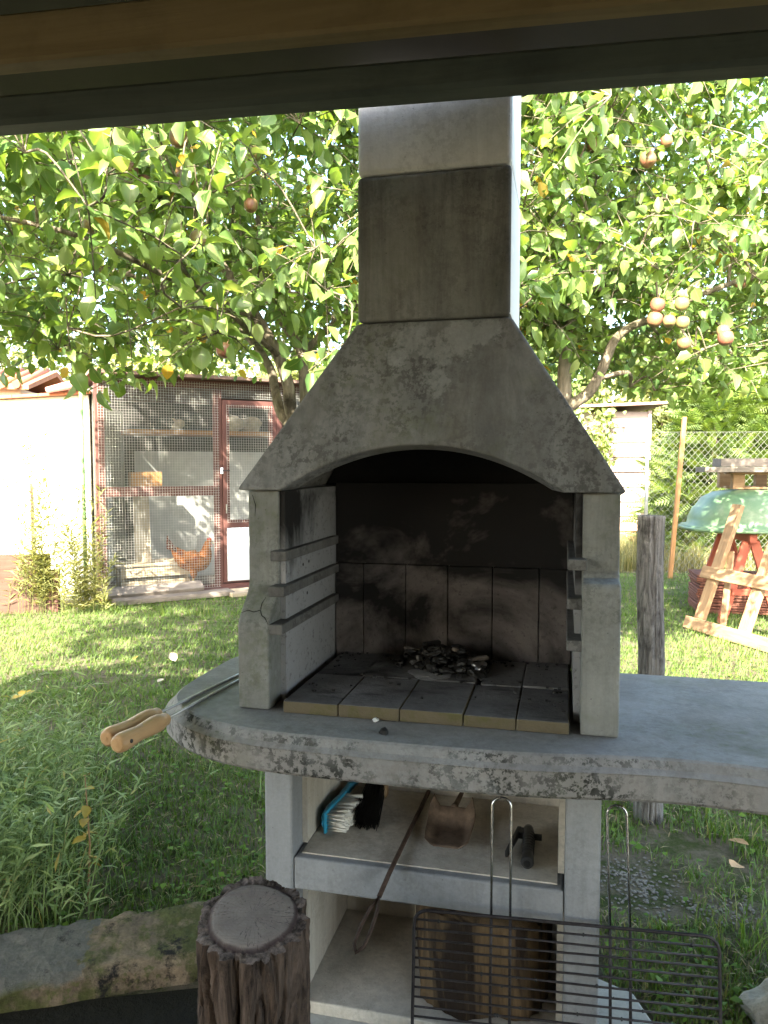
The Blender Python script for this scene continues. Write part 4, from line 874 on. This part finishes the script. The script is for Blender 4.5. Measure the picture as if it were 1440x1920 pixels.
#@@TREES
# ================================================================== APPLE TREES
applebark = bark_mat('apple_bark', (.09, .075, .055), (.24, .2, .15), 1.0, .3)
GREEN = [(0, (.075, .15, .05)), (.3, (.12, .215, .058)), (.6, (.175, .28, .072)), (.85, (.24, .345, .10)), (.965, (.32, .40, .16)), (.975, (.38, .24, .03)), (1, (.45, .30, .04))]
appleleaf = leafmat('apple_leaf', GREEN, .5, .36, spec=.5, rib=True)
def apple_tree(limbs, inside, nclus, label, base, apples, seed, near):
    rg = np.random.default_rng(seed); e = empty('apple_tree', base, 0, label, 'apple tree', 'apple trees behind the barbecue'); B = Vector(base)
    trunk = MB(); nodes = []; nrad = []
    for pts, r0, r1 in limbs:
        P = smooth_pts([Vector(p) for p in pts], 5); R = np.linspace(r0, r1, len(P))
        trunk.tube([p - B for p in P], R, 10, prof=lambda i, j: 1 + .10 * mnoise.noise(Vector((i * .8, j * 1.1, seed))))
        for p, r in zip(P[len(P) // 4:], R[len(P) // 4:]): nodes.append(np.array(p)); nrad.append(r)
    cl = []
    while len(cl) < nclus:
        p = near(rg)
        if inside(p): cl.append(p)
    nodes = [np.array(n_) for n_ in nodes]
    cl = sorted(cl, key=lambda p: min(np.linalg.norm(p - n_) for n_ in nodes))
    pos, dr, nm, sz, rn = [], [], [], [], []
    for p in cl:
        NA = np.array(nodes); d = np.linalg.norm(NA - p, axis=1) + .25 * np.maximum(0, NA[:, 2] - p[2]); j = int(np.argmin(d)); a = NA[j]; r = max(.004, min(nrad[j] * .7, .016))
        mid = (a + p) / 2 + rg.normal(0, .05, 3) + np.array([0, 0, .05]); P = smooth_pts([a - np.array(B), mid - np.array(B), p - np.array(B)], 3)
        trunk.tube(P, np.linspace(r, max(.003, r * .5), len(P)), 5, cap=False)
        nodes.append(p); nrad.append(r * .75); 
        tone = np.clip(rg.normal(0, .13), -.25, .25)
        for t in range(rg.integers(4, 7)):
            ax = rg.normal(0, 1, 3); ax[2] = ax[2] * .6 + .15; ax /= np.linalg.norm(ax); L = rg.uniform(.16, .42)
            q = p + ax * L + np.array([0, 0, -.12 * L]); 
            if not inside(q, .12): continue
            trunk.tube([Vector(p) - B, Vector((p + q) / 2 + np.array([0, 0, .02])) - B, Vector(q) - B], [.0032, .0026, .0016], 3, cap=False)
            nl = rg.integers(7, 12)
            for i in range(nl):
                f = (i + .6) / nl; c = p + (q - p) * f + np.array([0, 0, .08 * L * f * (1 - f)])
                phi = i * 2.4 + rg.uniform(-.5, .5); s1 = np.cross(ax, [0, 0, 1.]); s1 /= max(1e-6, np.linalg.norm(s1)); s2 = np.cross(s1, ax)
                d = ax * rg.uniform(.1, .7) + (s1 * math.cos(phi) + s2 * math.sin(phi)) + np.array([0, 0, -.35 + rg.normal(0, .3)])
                d /= np.linalg.norm(d); pos.append(c + d * .015); dr.append(d)
                nm.append(np.array([0, -.15, 1.]) + rg.normal(0, .55, 3)); sz.append(rg.uniform(.038, .084)); rn.append(min(.964, max(0, rg.beta(2, 2) + tone)) if rg.random() > .012 else .99)
    trunk.build('trunk', applebark, e)
    N = len(pos); r2 = np.random.default_rng(seed + 1); wide = r2.uniform(.78, 1.25, N); kind = r2.integers(0, 4, N); Vs, Fs, Rs, off = [], [], [], 0
    pos, dr, nm, sz, rn = (np.array(q) for q in (pos, dr, nm, sz, rn)); pos = pos - np.array(B)
    for kk, (fo_, cu_) in enumerate(((.30, .25), (.65, .4), (.9, .15), (.4, .75))):   # flat, folded, cupped and curled leaves
        TV, TF = leaf_template(.34, fo_, cu_); m_ = kind == kk
        V, F, R = scatter_leaves(pos[m_], dr[m_], nm[m_], sz[m_], TV, TF, rn[m_], wide[m_]); Vs.append(V); Fs.append(F + off); Rs.append(R); off += len(V)
    V, F, R = np.concatenate(Vs), np.concatenate(Fs), np.concatenate(Rs)
    link('crown', fastmesh('crown', V, F, True, R, np.tile([0, 0, 0, 0, 1, 1, 1, 1, 1, 1], N)), appleleaf, e)
    am = M('apple_skin', .35, .5); am.col(am.mix(am.math('MULTIPLY', am.ramp(am.vor(260), [(.1, 1), (.25, 0)]), .35), am.mix(am.ramp(am.math('ADD', am.noise(1.2, 4, .6, am.vec((30, 30, 6))), am.math('MULTIPLY', am.rnd(), .35)), [(.5, 0), (.85, 1)]), (.20, .19, .07), (.20, .075, .05)), (.25, .19, .11)))
    pr = [(.006, .028), (.018, .033), (.030, .026), (.035, .010), (.035, -.006), (.029, -.022), (.017, -.031), (.006, -.028)][::-1]
    me = MB().lathe(pr, 16).tube([(0, 0, .026), (.003, .002, .045), (.008, .003, .058)], [.0016, .0013, .002], 5).mesh('apple'); me.materials.append(am.m)
    for p in apples:
        o = link('apple', me, None, e, loc=Vector(p) - B, rot=(rg.uniform(-.4, .4), rg.uniform(-.4, .4), rg.uniform(0, 6))); s = rg.uniform(.75, 1.05); o.scale = (s, s, s)
    return N
def in_left(p, sl=0):
    x, y, z = p; c = abs((x + 1.15) / 2.35) ** 3 + abs((y - 4.45) / 2.55) ** 3 + abs((z - 2.95) / 1.45) ** 3
    low = 1.47 + .130 * y - .05 * math.sin(x * 3.1) - (.06 if -1.15 < x < -.75 and y < 3.6 else 0) + .10 * math.sin(y * 2 + x * 2) - sl
    return c < 1 + sl and z > low and not (x > -.42 and y < 2.75)
def in_right(p, sl=0):
    x, y, z = p; c = abs((x - 1.55) / 1.75) ** 3 + abs((y - 5.2) / 1.75) ** 3 + abs((z - 2.95) / 1.5) ** 3
    low = 1.38 + .145 * y + .10 * math.sin(x * 2.3 + 1) - (.10 if x > 1.3 else 0) - sl
    return c < 1 + sl and z > low
BL = (-.25, 3.75, 0)
nL = apple_tree([([(-.25, 3.75, -.05), (-.27, 3.73, .6), (-.36, 3.7, 1.3), (-.44, 3.7, 1.6)], .075, .055),
    ([(-.42, 3.7, 1.55), (-.453, 3.7, 1.652), (-.463, 3.68, 1.772), (-.513, 3.66, 1.921), (-.602, 3.65, 2.081), (-.67, 3.65, 2.207), (-.758, 3.68, 2.316), (-.868, 3.75, 2.484), (-.992, 3.8, 2.683), (-1.14, 3.9, 2.956), (-1.3, 4.1, 3.4)], .034, .012),
    ([(-.43, 3.72, 1.56), (-.505, 3.75, 1.634), (-.545, 3.8, 1.77), (-.573, 3.85, 1.87), (-.69, 4.0, 2.03), (-.9, 4.3, 2.2), (-1.4, 4.8, 2.5), (-1.9, 5.2, 2.7), (-2.6, 5.7, 2.8)], .028, .010),
    ([(-.38, 3.72, 1.5), (-.39, 3.74, 1.77), (-.405, 3.76, 1.936), (-.494, 3.8, 2.08), (-.575, 3.85, 2.23), (-.65, 4.0, 2.42), (-.7, 4.3, 2.75), (-.8, 4.8, 3.1), (-1.0, 5.6, 3.3)], .03, .010),
    ([(-.602, 3.65, 2.081), (-.85, 3.3, 2.15), (-1.15, 2.95, 2.25), (-1.5, 2.8, 2.3)], .016, .007),
    ([(-.50, 3.66, 1.9), (-.62, 3.4, 2.0), (-.75, 3.1, 2.1), (-.85, 2.85, 2.25)], .014, .006),
    ([(-.4, 3.76, 1.93), (-.2, 3.9, 2.15), (.05, 4.2, 2.4), (.3, 4.7, 2.7)], .018, .008)], in_left, 1000,
    'apple tree with low spreading limbs left of the chimney', BL,
    [(-.931, 2.85, 2.46), (-.897, 2.9, 2.43), (-.758, 2.95, 2.46), (-.83, 2.9, 2.36), (-1.0, 2.95, 2.28), (-.71, 2.95, 2.24), (-.79, 3.0, 2.637), (-.627, 3.0, 1.83), (-.81, 3.0, 2.517), (-.516, 3.0, 2.386), (-1.25, 3.3, 2.4), (-1.4, 3.5, 2.6), (-.55, 3.3, 2.7)], 21,
    lambda rg: np.array([rg.uniform(-3.4, 1.1), 2.05 + 4.9 * rg.random() ** 1.2, rg.uniform(1.7, 4.3)]))
BR = (.78, 4.15, 0)
nR = apple_tree([([(.78, 4.15, -.05), (.80, 4.12, .7), (.86, 4.03, 1.3), (.93, 4.0, 1.70)], .07, .05),
    ([(.92, 4.0, 1.66), (.945, 4.0, 1.752), (.943, 4.0, 1.862), (.96, 4.02, 2.03), (.987, 4.05, 2.14), (1.02, 4.1, 2.28), (1.07, 4.2, 2.45), (1.13, 4.4, 2.75), (1.2, 4.8, 3.2)], .042, .012),
    ([(.90, 4.0, 1.63), (.993, 4.0, 1.704), (1.076, 4.0, 1.765), (1.144, 4.0, 1.89), (1.197, 3.98, 2.028), (1.279, 3.95, 2.097), (1.376, 3.9, 2.129), (1.55, 3.85, 2.22), (1.85, 3.85, 2.33), (2.3, 4.0, 2.5)], .034, .010),
    ([(1.02, 4.1, 2.28), (1.1, 3.95, 2.5), (1.05, 3.9, 2.57), (1.19, 3.85, 2.44), (1.33, 3.8, 2.36), (1.44, 3.8, 2.28)], .018, .008),
    ([(1.07, 4.2, 2.45), (1.4, 4.6, 2.8), (1.9, 5.0, 3.0), (2.5, 5.5, 3.1)], .02, .008),
    ([(.96, 4.02, 2.03), (.8, 4.4, 2.3), (.7, 5.0, 2.6), (.6, 5.8, 2.9)], .02, .008)], in_right, 640,
    'apple tree with pale forked limbs right of the chimney', BR,
    [(1.263, 3.55, 2.12), (1.375, 3.55, 2.125), (1.252, 3.55, 2.053), (1.301, 3.5, 2.036), (1.362, 3.5, 2.031), (1.39, 3.55, 1.945), (1.57, 3.55, 2.0), (1.271, 3.5, 2.835), (1.189, 3.5, 2.754), (1.56, 3.5, 1.96), (1.75, 3.9, 2.5), (1.9, 4.1, 2.35), (1.0, 3.7, 2.9)], 33,
    lambda rg: np.array([rg.uniform(-.1, 3.3), 3.45 + 3.4 * rg.random() ** 1.2, rg.uniform(1.75, 4.4)]))
# ---- trees and conifers beyond
farleaf = leafmat('far_leaf_yellow', [(0, (.15, .18, .06)), (.5, (.23, .26, .09)), (1, (.32, .33, .14))], .4, .6); farleaf2 = leafmat('far_leaf_green', [(0, (.06, .11, .03)), (.5, (.11, .17, .045)), (1, (.18, .24, .07))], .4, .6)
def far_tree(x, y, h, r, n, mat, label, size, seed, group='trees beyond the garden'):
    rg = np.random.default_rng(seed); e = empty('far_tree', (x, y, 0), 0, label, 'tree', group)
    tr = MB().tube([(0, 0, -.1), (.05, 0, h * .3), (0, .05, h * .6), (0, 0, h * .9)], [.14, .11, .08, .03], 8)
    K = int(26 + r * 8); cs = unit(rg.normal(0, 1, (K, 3))) * rg.uniform(.35, .95, (K, 1)) * np.array([r, r, h * .43]) + np.array([0, 0, h * .54]); cr_ = rg.uniform(.22, .42, K) * r
    for c in cs[:14]: tr.tube([(0, 0, h * .25), tuple(c * .5 + np.array([0, 0, h * .18])), tuple(c)], [.05, .03, .012], 5, cap=False)
    tr.build('trunk', applebark, e)
    i = rg.integers(0, K, n); d = unit(rg.normal(0, 1, (n, 3))); pos = cs[i] + d * (cr_[i] * rg.uniform(.5, 1.0, n) ** .6)[:, None]; pos[:, 2] = np.maximum(pos[:, 2], .05)
    V, F, R = scatter_leaves(pos, d + rg.normal(0, .7, (n, 3)) + [0, 0, -.3], d + rg.normal(0, .6, (n, 3)) + [0, 0, .5], rg.uniform(.7, 1.3, n) * size, CARD_V, CARD_F, np.clip(rg.normal(.5, .2, n) + (rg.random(K) - .5)[i] * .4, 0, 1))
    link('crown', fastmesh('crown', V, F, False, R), mat, e)
spec = [(-12.5, 22, 6.5, 3.4, farleaf, 'yellow green tree far left above the tiled roof'), (-8.0, 24, 6.0, 3.2, farleaf, 'pale tree behind the white shed, left of the coop'), (-5.2, 20, 4.6, 2.4, farleaf, 'rounded pale bush tree rising behind the coop roof'), (-2.2, 23, 5.4, 2.8, farleaf, 'pale tree behind the right end of the coop roof'),
    (1.2, 24, 6, 3.2, farleaf2, 'green tree hidden behind the chimney hood'), (4.2, 19, 5.4, 2.3, farleaf2, 'green tree right behind the pink shed'), (6.6, 17.5, 5.0, 2.2, farleaf, 'yellow green tree between shed and conifers'), (9.5, 18.5, 6.2, 2.8, farleaf2, 'green tree towering behind the conifers at right')]
for i, (x, y, h, r, mt, lab) in enumerate(spec): far_tree(x, y, h, r, 9000, mt, lab, .16, 60 + i)
conif = leafmat('conifer_needles', [(0, (.055, .105, .022)), (.5, (.14, .215, .036)), (1, (.28, .34, .065))], .25, .6)
fv = [(0, 0, 0)]; ff = []
FV, FF = [], []
for i in range(7):
    t = .08 + .9 * i / 7; ln = .34 * (1 - t) + .10
    for s in (-1, 1):
        b = len(FV); FV += [(t, 0, -.10 * t * t), (t + ln * .75, s * ln, -.10 * t * t - .05), (t + .10, s * .01, -.1 * t * t + .01)]; FF.append((b, b + 1, b + 2) if s > 0 else (b, b + 2, b + 1))
b = len(FV); FV += [(0, .02, 0), (0, -.02, 0), (1.08, 0, -.14)]; FF.append((b, b + 1, b + 2)); FV = np.array(FV); FF = np.array(FF)
def conifer(x, y, h, r, n, label, seed):
    rg = np.random.default_rng(seed); e = empty('conifer', (x, y, 0), 0, label, 'conifer', 'conifers behind the chain link fence')
    MB().tube([(0, 0, -.1), (0, 0, h * .5), (0, 0, h * .97)], [.10, .06, .012], 8).build('trunk', applebark, e)
    t = rg.random(n) ** .85; a = rg.uniform(0, 2 * np.pi, n); z = .08 + t * (h - .1); rr_ = r * (1 - t ** 2.2) ** .7 * rg.uniform(.5, 1.08, n) * (1 + .18 * np.sin(z * 8 + a * 3))
    pos = np.stack([rr_ * np.cos(a), rr_ * np.sin(a), z], 1); d = np.stack([np.cos(a), np.sin(a), .25 + rg.normal(0, .3, n)], 1) + rg.normal(0, .35, (n, 3))
    nm = np.tile([0, 0, 1.], (n, 1)) + rg.normal(0, .35, (n, 3)) + .25 * d
    V, F, R = scatter_leaves(pos, d, nm, rg.uniform(.16, .36, n), FV, FF, np.clip(rg.normal(.4, .2, n) + .25 * (rr_ / r - .7), 0, 1))
    link('crown', fastmesh('crown', V, F, False, R), conif, e)
for i, (x, y, h, r, lab) in enumerate([(4.75, 10.9, 2.5, .9, 'low spreading conifer behind the wooden stake'), (5.75, 10.7, 2.95, 1.0, 'dense conifer behind the left end of the boat'), (6.9, 10.8, 3.2, 1.1, 'tall conifer behind the boat pile'), (8.1, 11.0, 3.3, 1.1, 'conifer at the far right end of the fence'), (5.55, 12.1, 3.1, 1.0, 'conifer standing in the second row behind the fence')]): conifer(x, y, h, r, 3000, lab, 80 + i)
#@@PLANTS
# ================================================================== SMALL PLANTS AND GRASS
weedleaf = leafmat('weed_leaf', [(0, (.14, .21, .085)), (.5, (.22, .31, .125)), (.95, (.32, .40, .20)), (1, (.34, .27, .08))], .4, .55)
slimy = leafmat('wall_weed_leaf', [(0, (.13, .15, .05)), (.5, (.21, .225, .08)), (1, (.32, .31, .13))], .4, .6)
def stems(bases, hmin, hmax, lean, nleaf, lsize, seed, lo=.12, wind=(0, 0), hs=None):
    rg = np.random.default_rng(seed); tw = MB(); pos, dr = [], []
    for b in bases:
        h = rg.uniform(hmin, hmax) * (hs(b) if hs else 1); a = rg.uniform(0, 2 * math.pi); l = rg.uniform(.1, 1) * lean; d = np.array([math.cos(a) * l + wind[0], math.sin(a) * l + wind[1], 0])
        f = lambda t: np.array(b) + np.array([0, 0, h * t * (1 - .15 * l * t)]) + d * h * t * t
        tw.tube([f(t) for t in (0, .33, .66, 1)], [.0022, .0019, .0014, .0008], 3, cap=False)
        n = int(nleaf * h / hmax); ph = rg.uniform(0, 6)
        for i in range(n):
            t = lo + (1 - lo) * (i + rg.random()) / n; al = ph + i * 2.4; pos.append(f(t)); dr.append([math.cos(al), math.sin(al), rg.uniform(.25, 1.1)])
    N = len(pos); pos, dr = np.array(pos), np.array(dr)
    V, F, R = scatter_leaves(pos, dr, rg.normal(0, .4, (N, 3)) + [0, 0, 1], rg.uniform(.6, 1.25, N) * lsize, SLIM_V, SLIM_F, rg.random(N)); return tw, V, F, R
def weed_bases(n, seed):
    rg = np.random.default_rng(seed); out = []
    while len(out) < n:
        x, y = rg.uniform(-2.2, -.45), rg.uniform(2.08, 3.5)
        edge = 2.14 + (x + .78) * .29
        if y < edge + .04: continue
        # the clump thins out towards the barbecue and the lawn
        if rg.random() < np.clip(1.5 - (y - edge) * .9 - max(0, x + 1.4) * 2.2, 0.005, 1): out.append((x, y, 0))
    return out
tw, V, F, R = stems(weed_bases(450, 5), .18, .54, .6, 46, .066, 6, .1, (.16, -.05), lambda b: min(1, max(.4, .45 + (-b[0] - .55) * .75)))
o = link('tall_weeds', fastmesh('tall_weeds', V, F, False, R), weedleaf); tag(o, 'dense grey green weeds growing behind the edging stones', 'weeds', kind='stuff')
o2 = tw.build('weed_stems', weedleaf, o); tag(o2, kind='stuff')
pts = np.array(weed_bases(1800, 9)); V, F, R = blades(pts, .10, .38, .005, .9, 4, (.2, 0)); o2 = link('long_grass', fastmesh('long_grass', V, F, True, R), weedleaf, o); tag(o2, kind='stuff')
rg = np.random.default_rng(3)
for i, (bx, by, n, hm, lab) in enumerate([(-3.22, 7.0, 26, 1.85, 'tall straggly weed against the white wall'), (-2.92, 7.05, 17, 1.25, 'bushy weed at the corner of the coop'), (-2.74, 6.98, 10, .7, 'low yellowish weed at the foot of the coop post')]):
    e = empty('wall_weed', (bx, by, 0), 0, lab, 'weed', 'weeds by the coop corner')
    bs = [(rg.normal(0, .14), rg.normal(0, .07), 0) for _ in range(n)]; tw, V, F, R = stems(bs, hm * .3, hm, .34, 100, .125, 20 + i, .12)
    tw.build('stems', slimy, e); link('leaves', fastmesh('leaves', V, F, False, R), slimy, e)
# creeper on the pink shed
e = empty('shed_creeper', (3.35, 12.75, 0), 0, 'leafy creeper hanging over the pink shed boards', 'creeper'); rg = np.random.default_rng(17)
tw = MB(); pos = []
for i in range(7):
    x = rg.uniform(-.4, .6); P = [(x, .1, 2.35)]
    for j in range(5): P.append((P[-1][0] + rg.normal(0, .07), -.02 + rg.normal(0, .02), P[-1][2] - rg.uniform(.15, .32)))
    P = smooth_pts(P, 4); tw.tube(P, .006, 4, cap=False)
    for p in P:
        for q in range(5): pos.append(np.array(p) + rg.normal(0, .06, 3))
tw.build('stems', applebark, e); pos = np.array(pos); N = len(pos); V, F, R = scatter_leaves(pos, rg.normal(0, 1, (N, 3)) + [0, -.5, -.6], rg.normal(0, .6, (N, 3)) + [0, -1, .4], rg.uniform(.07, .12, N), LEAF_V, LEAF_F, rg.random(N) * .8 + .1)
link('leaves', fastmesh('leaves', V, F, True, R), appleleaf, e)
# lawn
grassm = leafmat('lawn_grass', [(0, (.055, .11, .018)), (.45, (.10, .185, .026)), (.85, (.155, .24, .04)), (.95, (.24, .23, .09)), (1, (.32, .28, .14))], .3, .6, spec=.2)
def lawn_pts(n, y0, y1, seed, pw=1.0):
    rg = np.random.default_rng(seed); y = y0 + (y1 - y0) * rg.random(n) ** pw; x = rg.uniform(-1, 1, n) * (.60 * y + .35)
    P = np.stack([x, y, np.zeros(n)], 1); L = bbq_local(P)
    keep = ~((L[:, 0] > -.03) & (L[:, 0] < .86) & (L[:, 1] > -.1) & (L[:, 1] < .61)); keep &= ~((L[:, 0] > .8) & (L[:, 0] < 1.0 - .12 * np.maximum(0, L[:, 1])) & (L[:, 1] < .36))
    keep &= ~((x < -.35) & (y < 2.13 + (x + .78) * .3)); keep &= ~((x < -.1) & (y < 1.75)); keep &= ~(y > 7.58 + (x + 2.9) * .53) | (x > 0)
    bare = patch(x, y, 2.2, 1.3) * .5 + patch(x, y, 5.3, 4.) * .5; near = np.clip(1.3 - np.abs(y - 2.4) / 1.2, 0, 1) * (x > .3)
    keep &= rg.random(n) > np.clip((bare - .42) * 4, 0, 1) * np.maximum(.3 * (x < .3), near * .85 + .2)
    keep &= ~((x - .83) ** 2 / .035 + (y - 2.42) ** 2 / .05 < rg.uniform(.6, 1.2, n)); return P[keep]
P1 = lawn_pts(100000, 1.6, 4.6, 1); V1, F1, R1 = blades(P1, .016, .052, .0040, 1.0, 2)
P2 = lawn_pts(120000, 4.4, 9.6, 2, .85); V2, F2, R2 = blades(P2, .025, .06, .0065, .9, 1)
V = np.r_[V1, V2]; F = np.r_[F1, F2 + len(V1)]; R = np.r_[R1, R2]; px, py = V[:, 0], V[:, 1]
R = np.clip(R * .8 + .35 * (patch(px, py, 1.3, 2) - .5) + .08 + .12 * (px > .2) * (py < 3.6), 0, 1)
tag(link('lawn_grass', fastmesh('lawn_grass', V, F, False, R), grassm), 'short green lawn grass around the barbecue', 'grass', kind='stuff')
n = 30000; P = np.stack([RNG.uniform(1.4, 8, n), RNG.uniform(9.7, 14.5, n), np.zeros(n)], 1); V, F, R = blades(P, .12, .42, .012, .5, 2)
meadow = leafmat('meadow_grass', [(0, (.12, .13, .04)), (.5, (.22, .2, .08)), (1, (.34, .29, .14))], .35, .7)
tag(link('meadow_grass', fastmesh('meadow_grass', V, F, False, R), meadow), 'tall dry meadow grass beyond the chain link fence', 'grass', kind='stuff')
# clover and broad-leaved ground weeds
n = 5200; P = lawn_pts(n, 1.7, 5.2, 8); N = len(P); rg = np.random.default_rng(4); P = P + np.c_[np.zeros((N, 2)), rg.uniform(.006, .04, N)]
V, F, R = scatter_leaves(P, np.c_[rg.normal(0, 1, (N, 2)), rg.normal(.1, .2, N)], np.c_[rg.normal(0, .3, (N, 2)), np.ones(N)], rg.uniform(.014, .034, N), CARD_V, CARD_F, rg.random(N) * .8)
tag(link('clover', fastmesh('clover', V, F, False, R), grassm), 'low clover leaves scattered through the lawn', 'clover', kind='stuff')
cl = [(1.32, 2.62), (1.25, 2.75), (1.05, 2.1), (1.12, 2.0), (1.2, 2.2), (1.5, 2.9), (-1.75, 6.95), (-2.0, 6.9), (-1.62, 7.0), (-2.55, 7.1), (3.0, 6.35), (3.1, 6.5), (2.95, 6.6)]
pp_ = []
for x, y in cl: pp_ += [(x + rg.normal(0, .05), y + rg.normal(0, .05), .0) for _ in range(60)]
V, F, R = blades(np.array(pp_), .04, .13, .005, .9, 3); tag(link('grass_tufts', fastmesh('grass_tufts', V, F, True, R), grassm), 'taller grass tufts scattered over the lawn', 'grass', kind='stuff')
n = 16000; P = lawn_pts(n, 1.7, 4.4, 44); rg = np.random.default_rng(41); N = len(P); P = P + np.c_[np.zeros((N, 2)), rg.uniform(.002, .02, N)]
V, F, R = scatter_leaves(P, np.c_[rg.normal(0, 1, (N, 2)), rg.normal(.05, .15, N)], np.c_[rg.normal(0, .2, (N, 2)), np.ones(N)], rg.uniform(.015, .055, N), SLIM_V * [1, .8, 1], SLIM_F, rg.random(N))
tag(link('dry_thatch', fastmesh('dry_thatch', V, F, False, R), leafmat('thatch', [(0, (.12, .09, .045)), (.5, (.24, .19, .10)), (1, (.36, .30, .18))], .2, .8)), 'dead straw coloured blades lying in the grass', 'thatch', kind='stuff')
# gravel in the bare patch
peb = plain('limestone_pebble', (.17, .15, .125), .9, 0, 30, .4); mb = MB(); rs = random.Random(12)
for i in range(520):
    cx, cy, sx_, sy_ = rs.choice([(.83, 2.42, .11, .11), (.83, 2.42, .11, .11), (1.1, 2.28, .13, .06)]); x, y = rs.gauss(cx, sx_ * .7), rs.gauss(cy, sy_ * .8); s = rs.uniform(.002, .0075)
    mb.lathe([(s * .5, -s * .5), (s * rs.uniform(.8, 1.2), -.05 * s), (s * .8, s * .3), (s * .25, s * .5)], 6, (x, y, .001 + s * .15), False)
tag(mb.build('pebbles', peb), 'pale pebbles in the bare patch beside the base', 'pebbles', kind='stuff')
# fallen leaves
dry = plain('dry_leaf', (.42, .25, .12), .8, 0, 25, .4); yel = plain('yellow_leaf', (.42, .30, .05), .7, 0, 25, .3); pal = plain('bleached_leaf', (.6, .5, .38), .8, 0, 25, .3)
TVc, TFc = leaf_template(.30, .45, -.15)
for i, (x, y, s, mt, lab) in enumerate([(1.229, 2.628, .075, dry, 'curled brown leaf on the grass right of the base, farther one'), (1.188, 2.458, .085, dry, 'curled brown leaf on the grass right of the base, nearer one'), (-1.421, 5.10, .10, pal, 'bleached dry leaf on the middle of the lawn'), (-1.719, 5.14, .06, yel, 'tiny bright yellow leaf on the lawn'), (-1.399, 4.6, .06, pal, 'small pale leaf on the lawn nearer the worktop'), (-2.134, 4.25, .14, yel, 'large yellow and white leaf at the left edge of the lawn'), (.98, 2.97, .12, dry, 'dry brown leaf lying under the worktop by the post'), (-.42, 2.9, .09, dry, 'brown scrap of leaf on the grass left of the base')]):
    V = TVc * s; V = V + np.array([0, 0, .012]); o = link('fallen_leaf', fastmesh('fallen_leaf', V, TFc, True), mt, None, loc=(x, y, .035), rot=(random.uniform(-.3, .3), random.uniform(-.3, .3), random.uniform(0, 6))); tag(o, lab, 'leaf', 'fallen leaves on the lawn')
e = empty('yellow_weed', (-.93, 2.30, 0), 0, 'single weed stalk with yellowed leaves above the edging stones', 'weed')
MB().tube([(0, 0, 0), (.01, 0, .2), (.0, 0, .42)], [.004, .003, .0015], 5).build('stem', dry, e); rg = np.random.default_rng(6); N = 12
V, F, R = scatter_leaves(np.c_[np.zeros((N, 2)), rg.uniform(.12, .42, N)], np.c_[rg.normal(0, 1, (N, 2)), rg.normal(-.2, .3, N)], np.c_[rg.normal(0, .3, (N, 2)), np.ones(N)], rg.uniform(.03, .05, N), LEAF_V, LEAF_F, rg.random(N)); link('leaves', fastmesh('leaves', V, F, True, R), yel, e)
print('leaves', nL, nR)
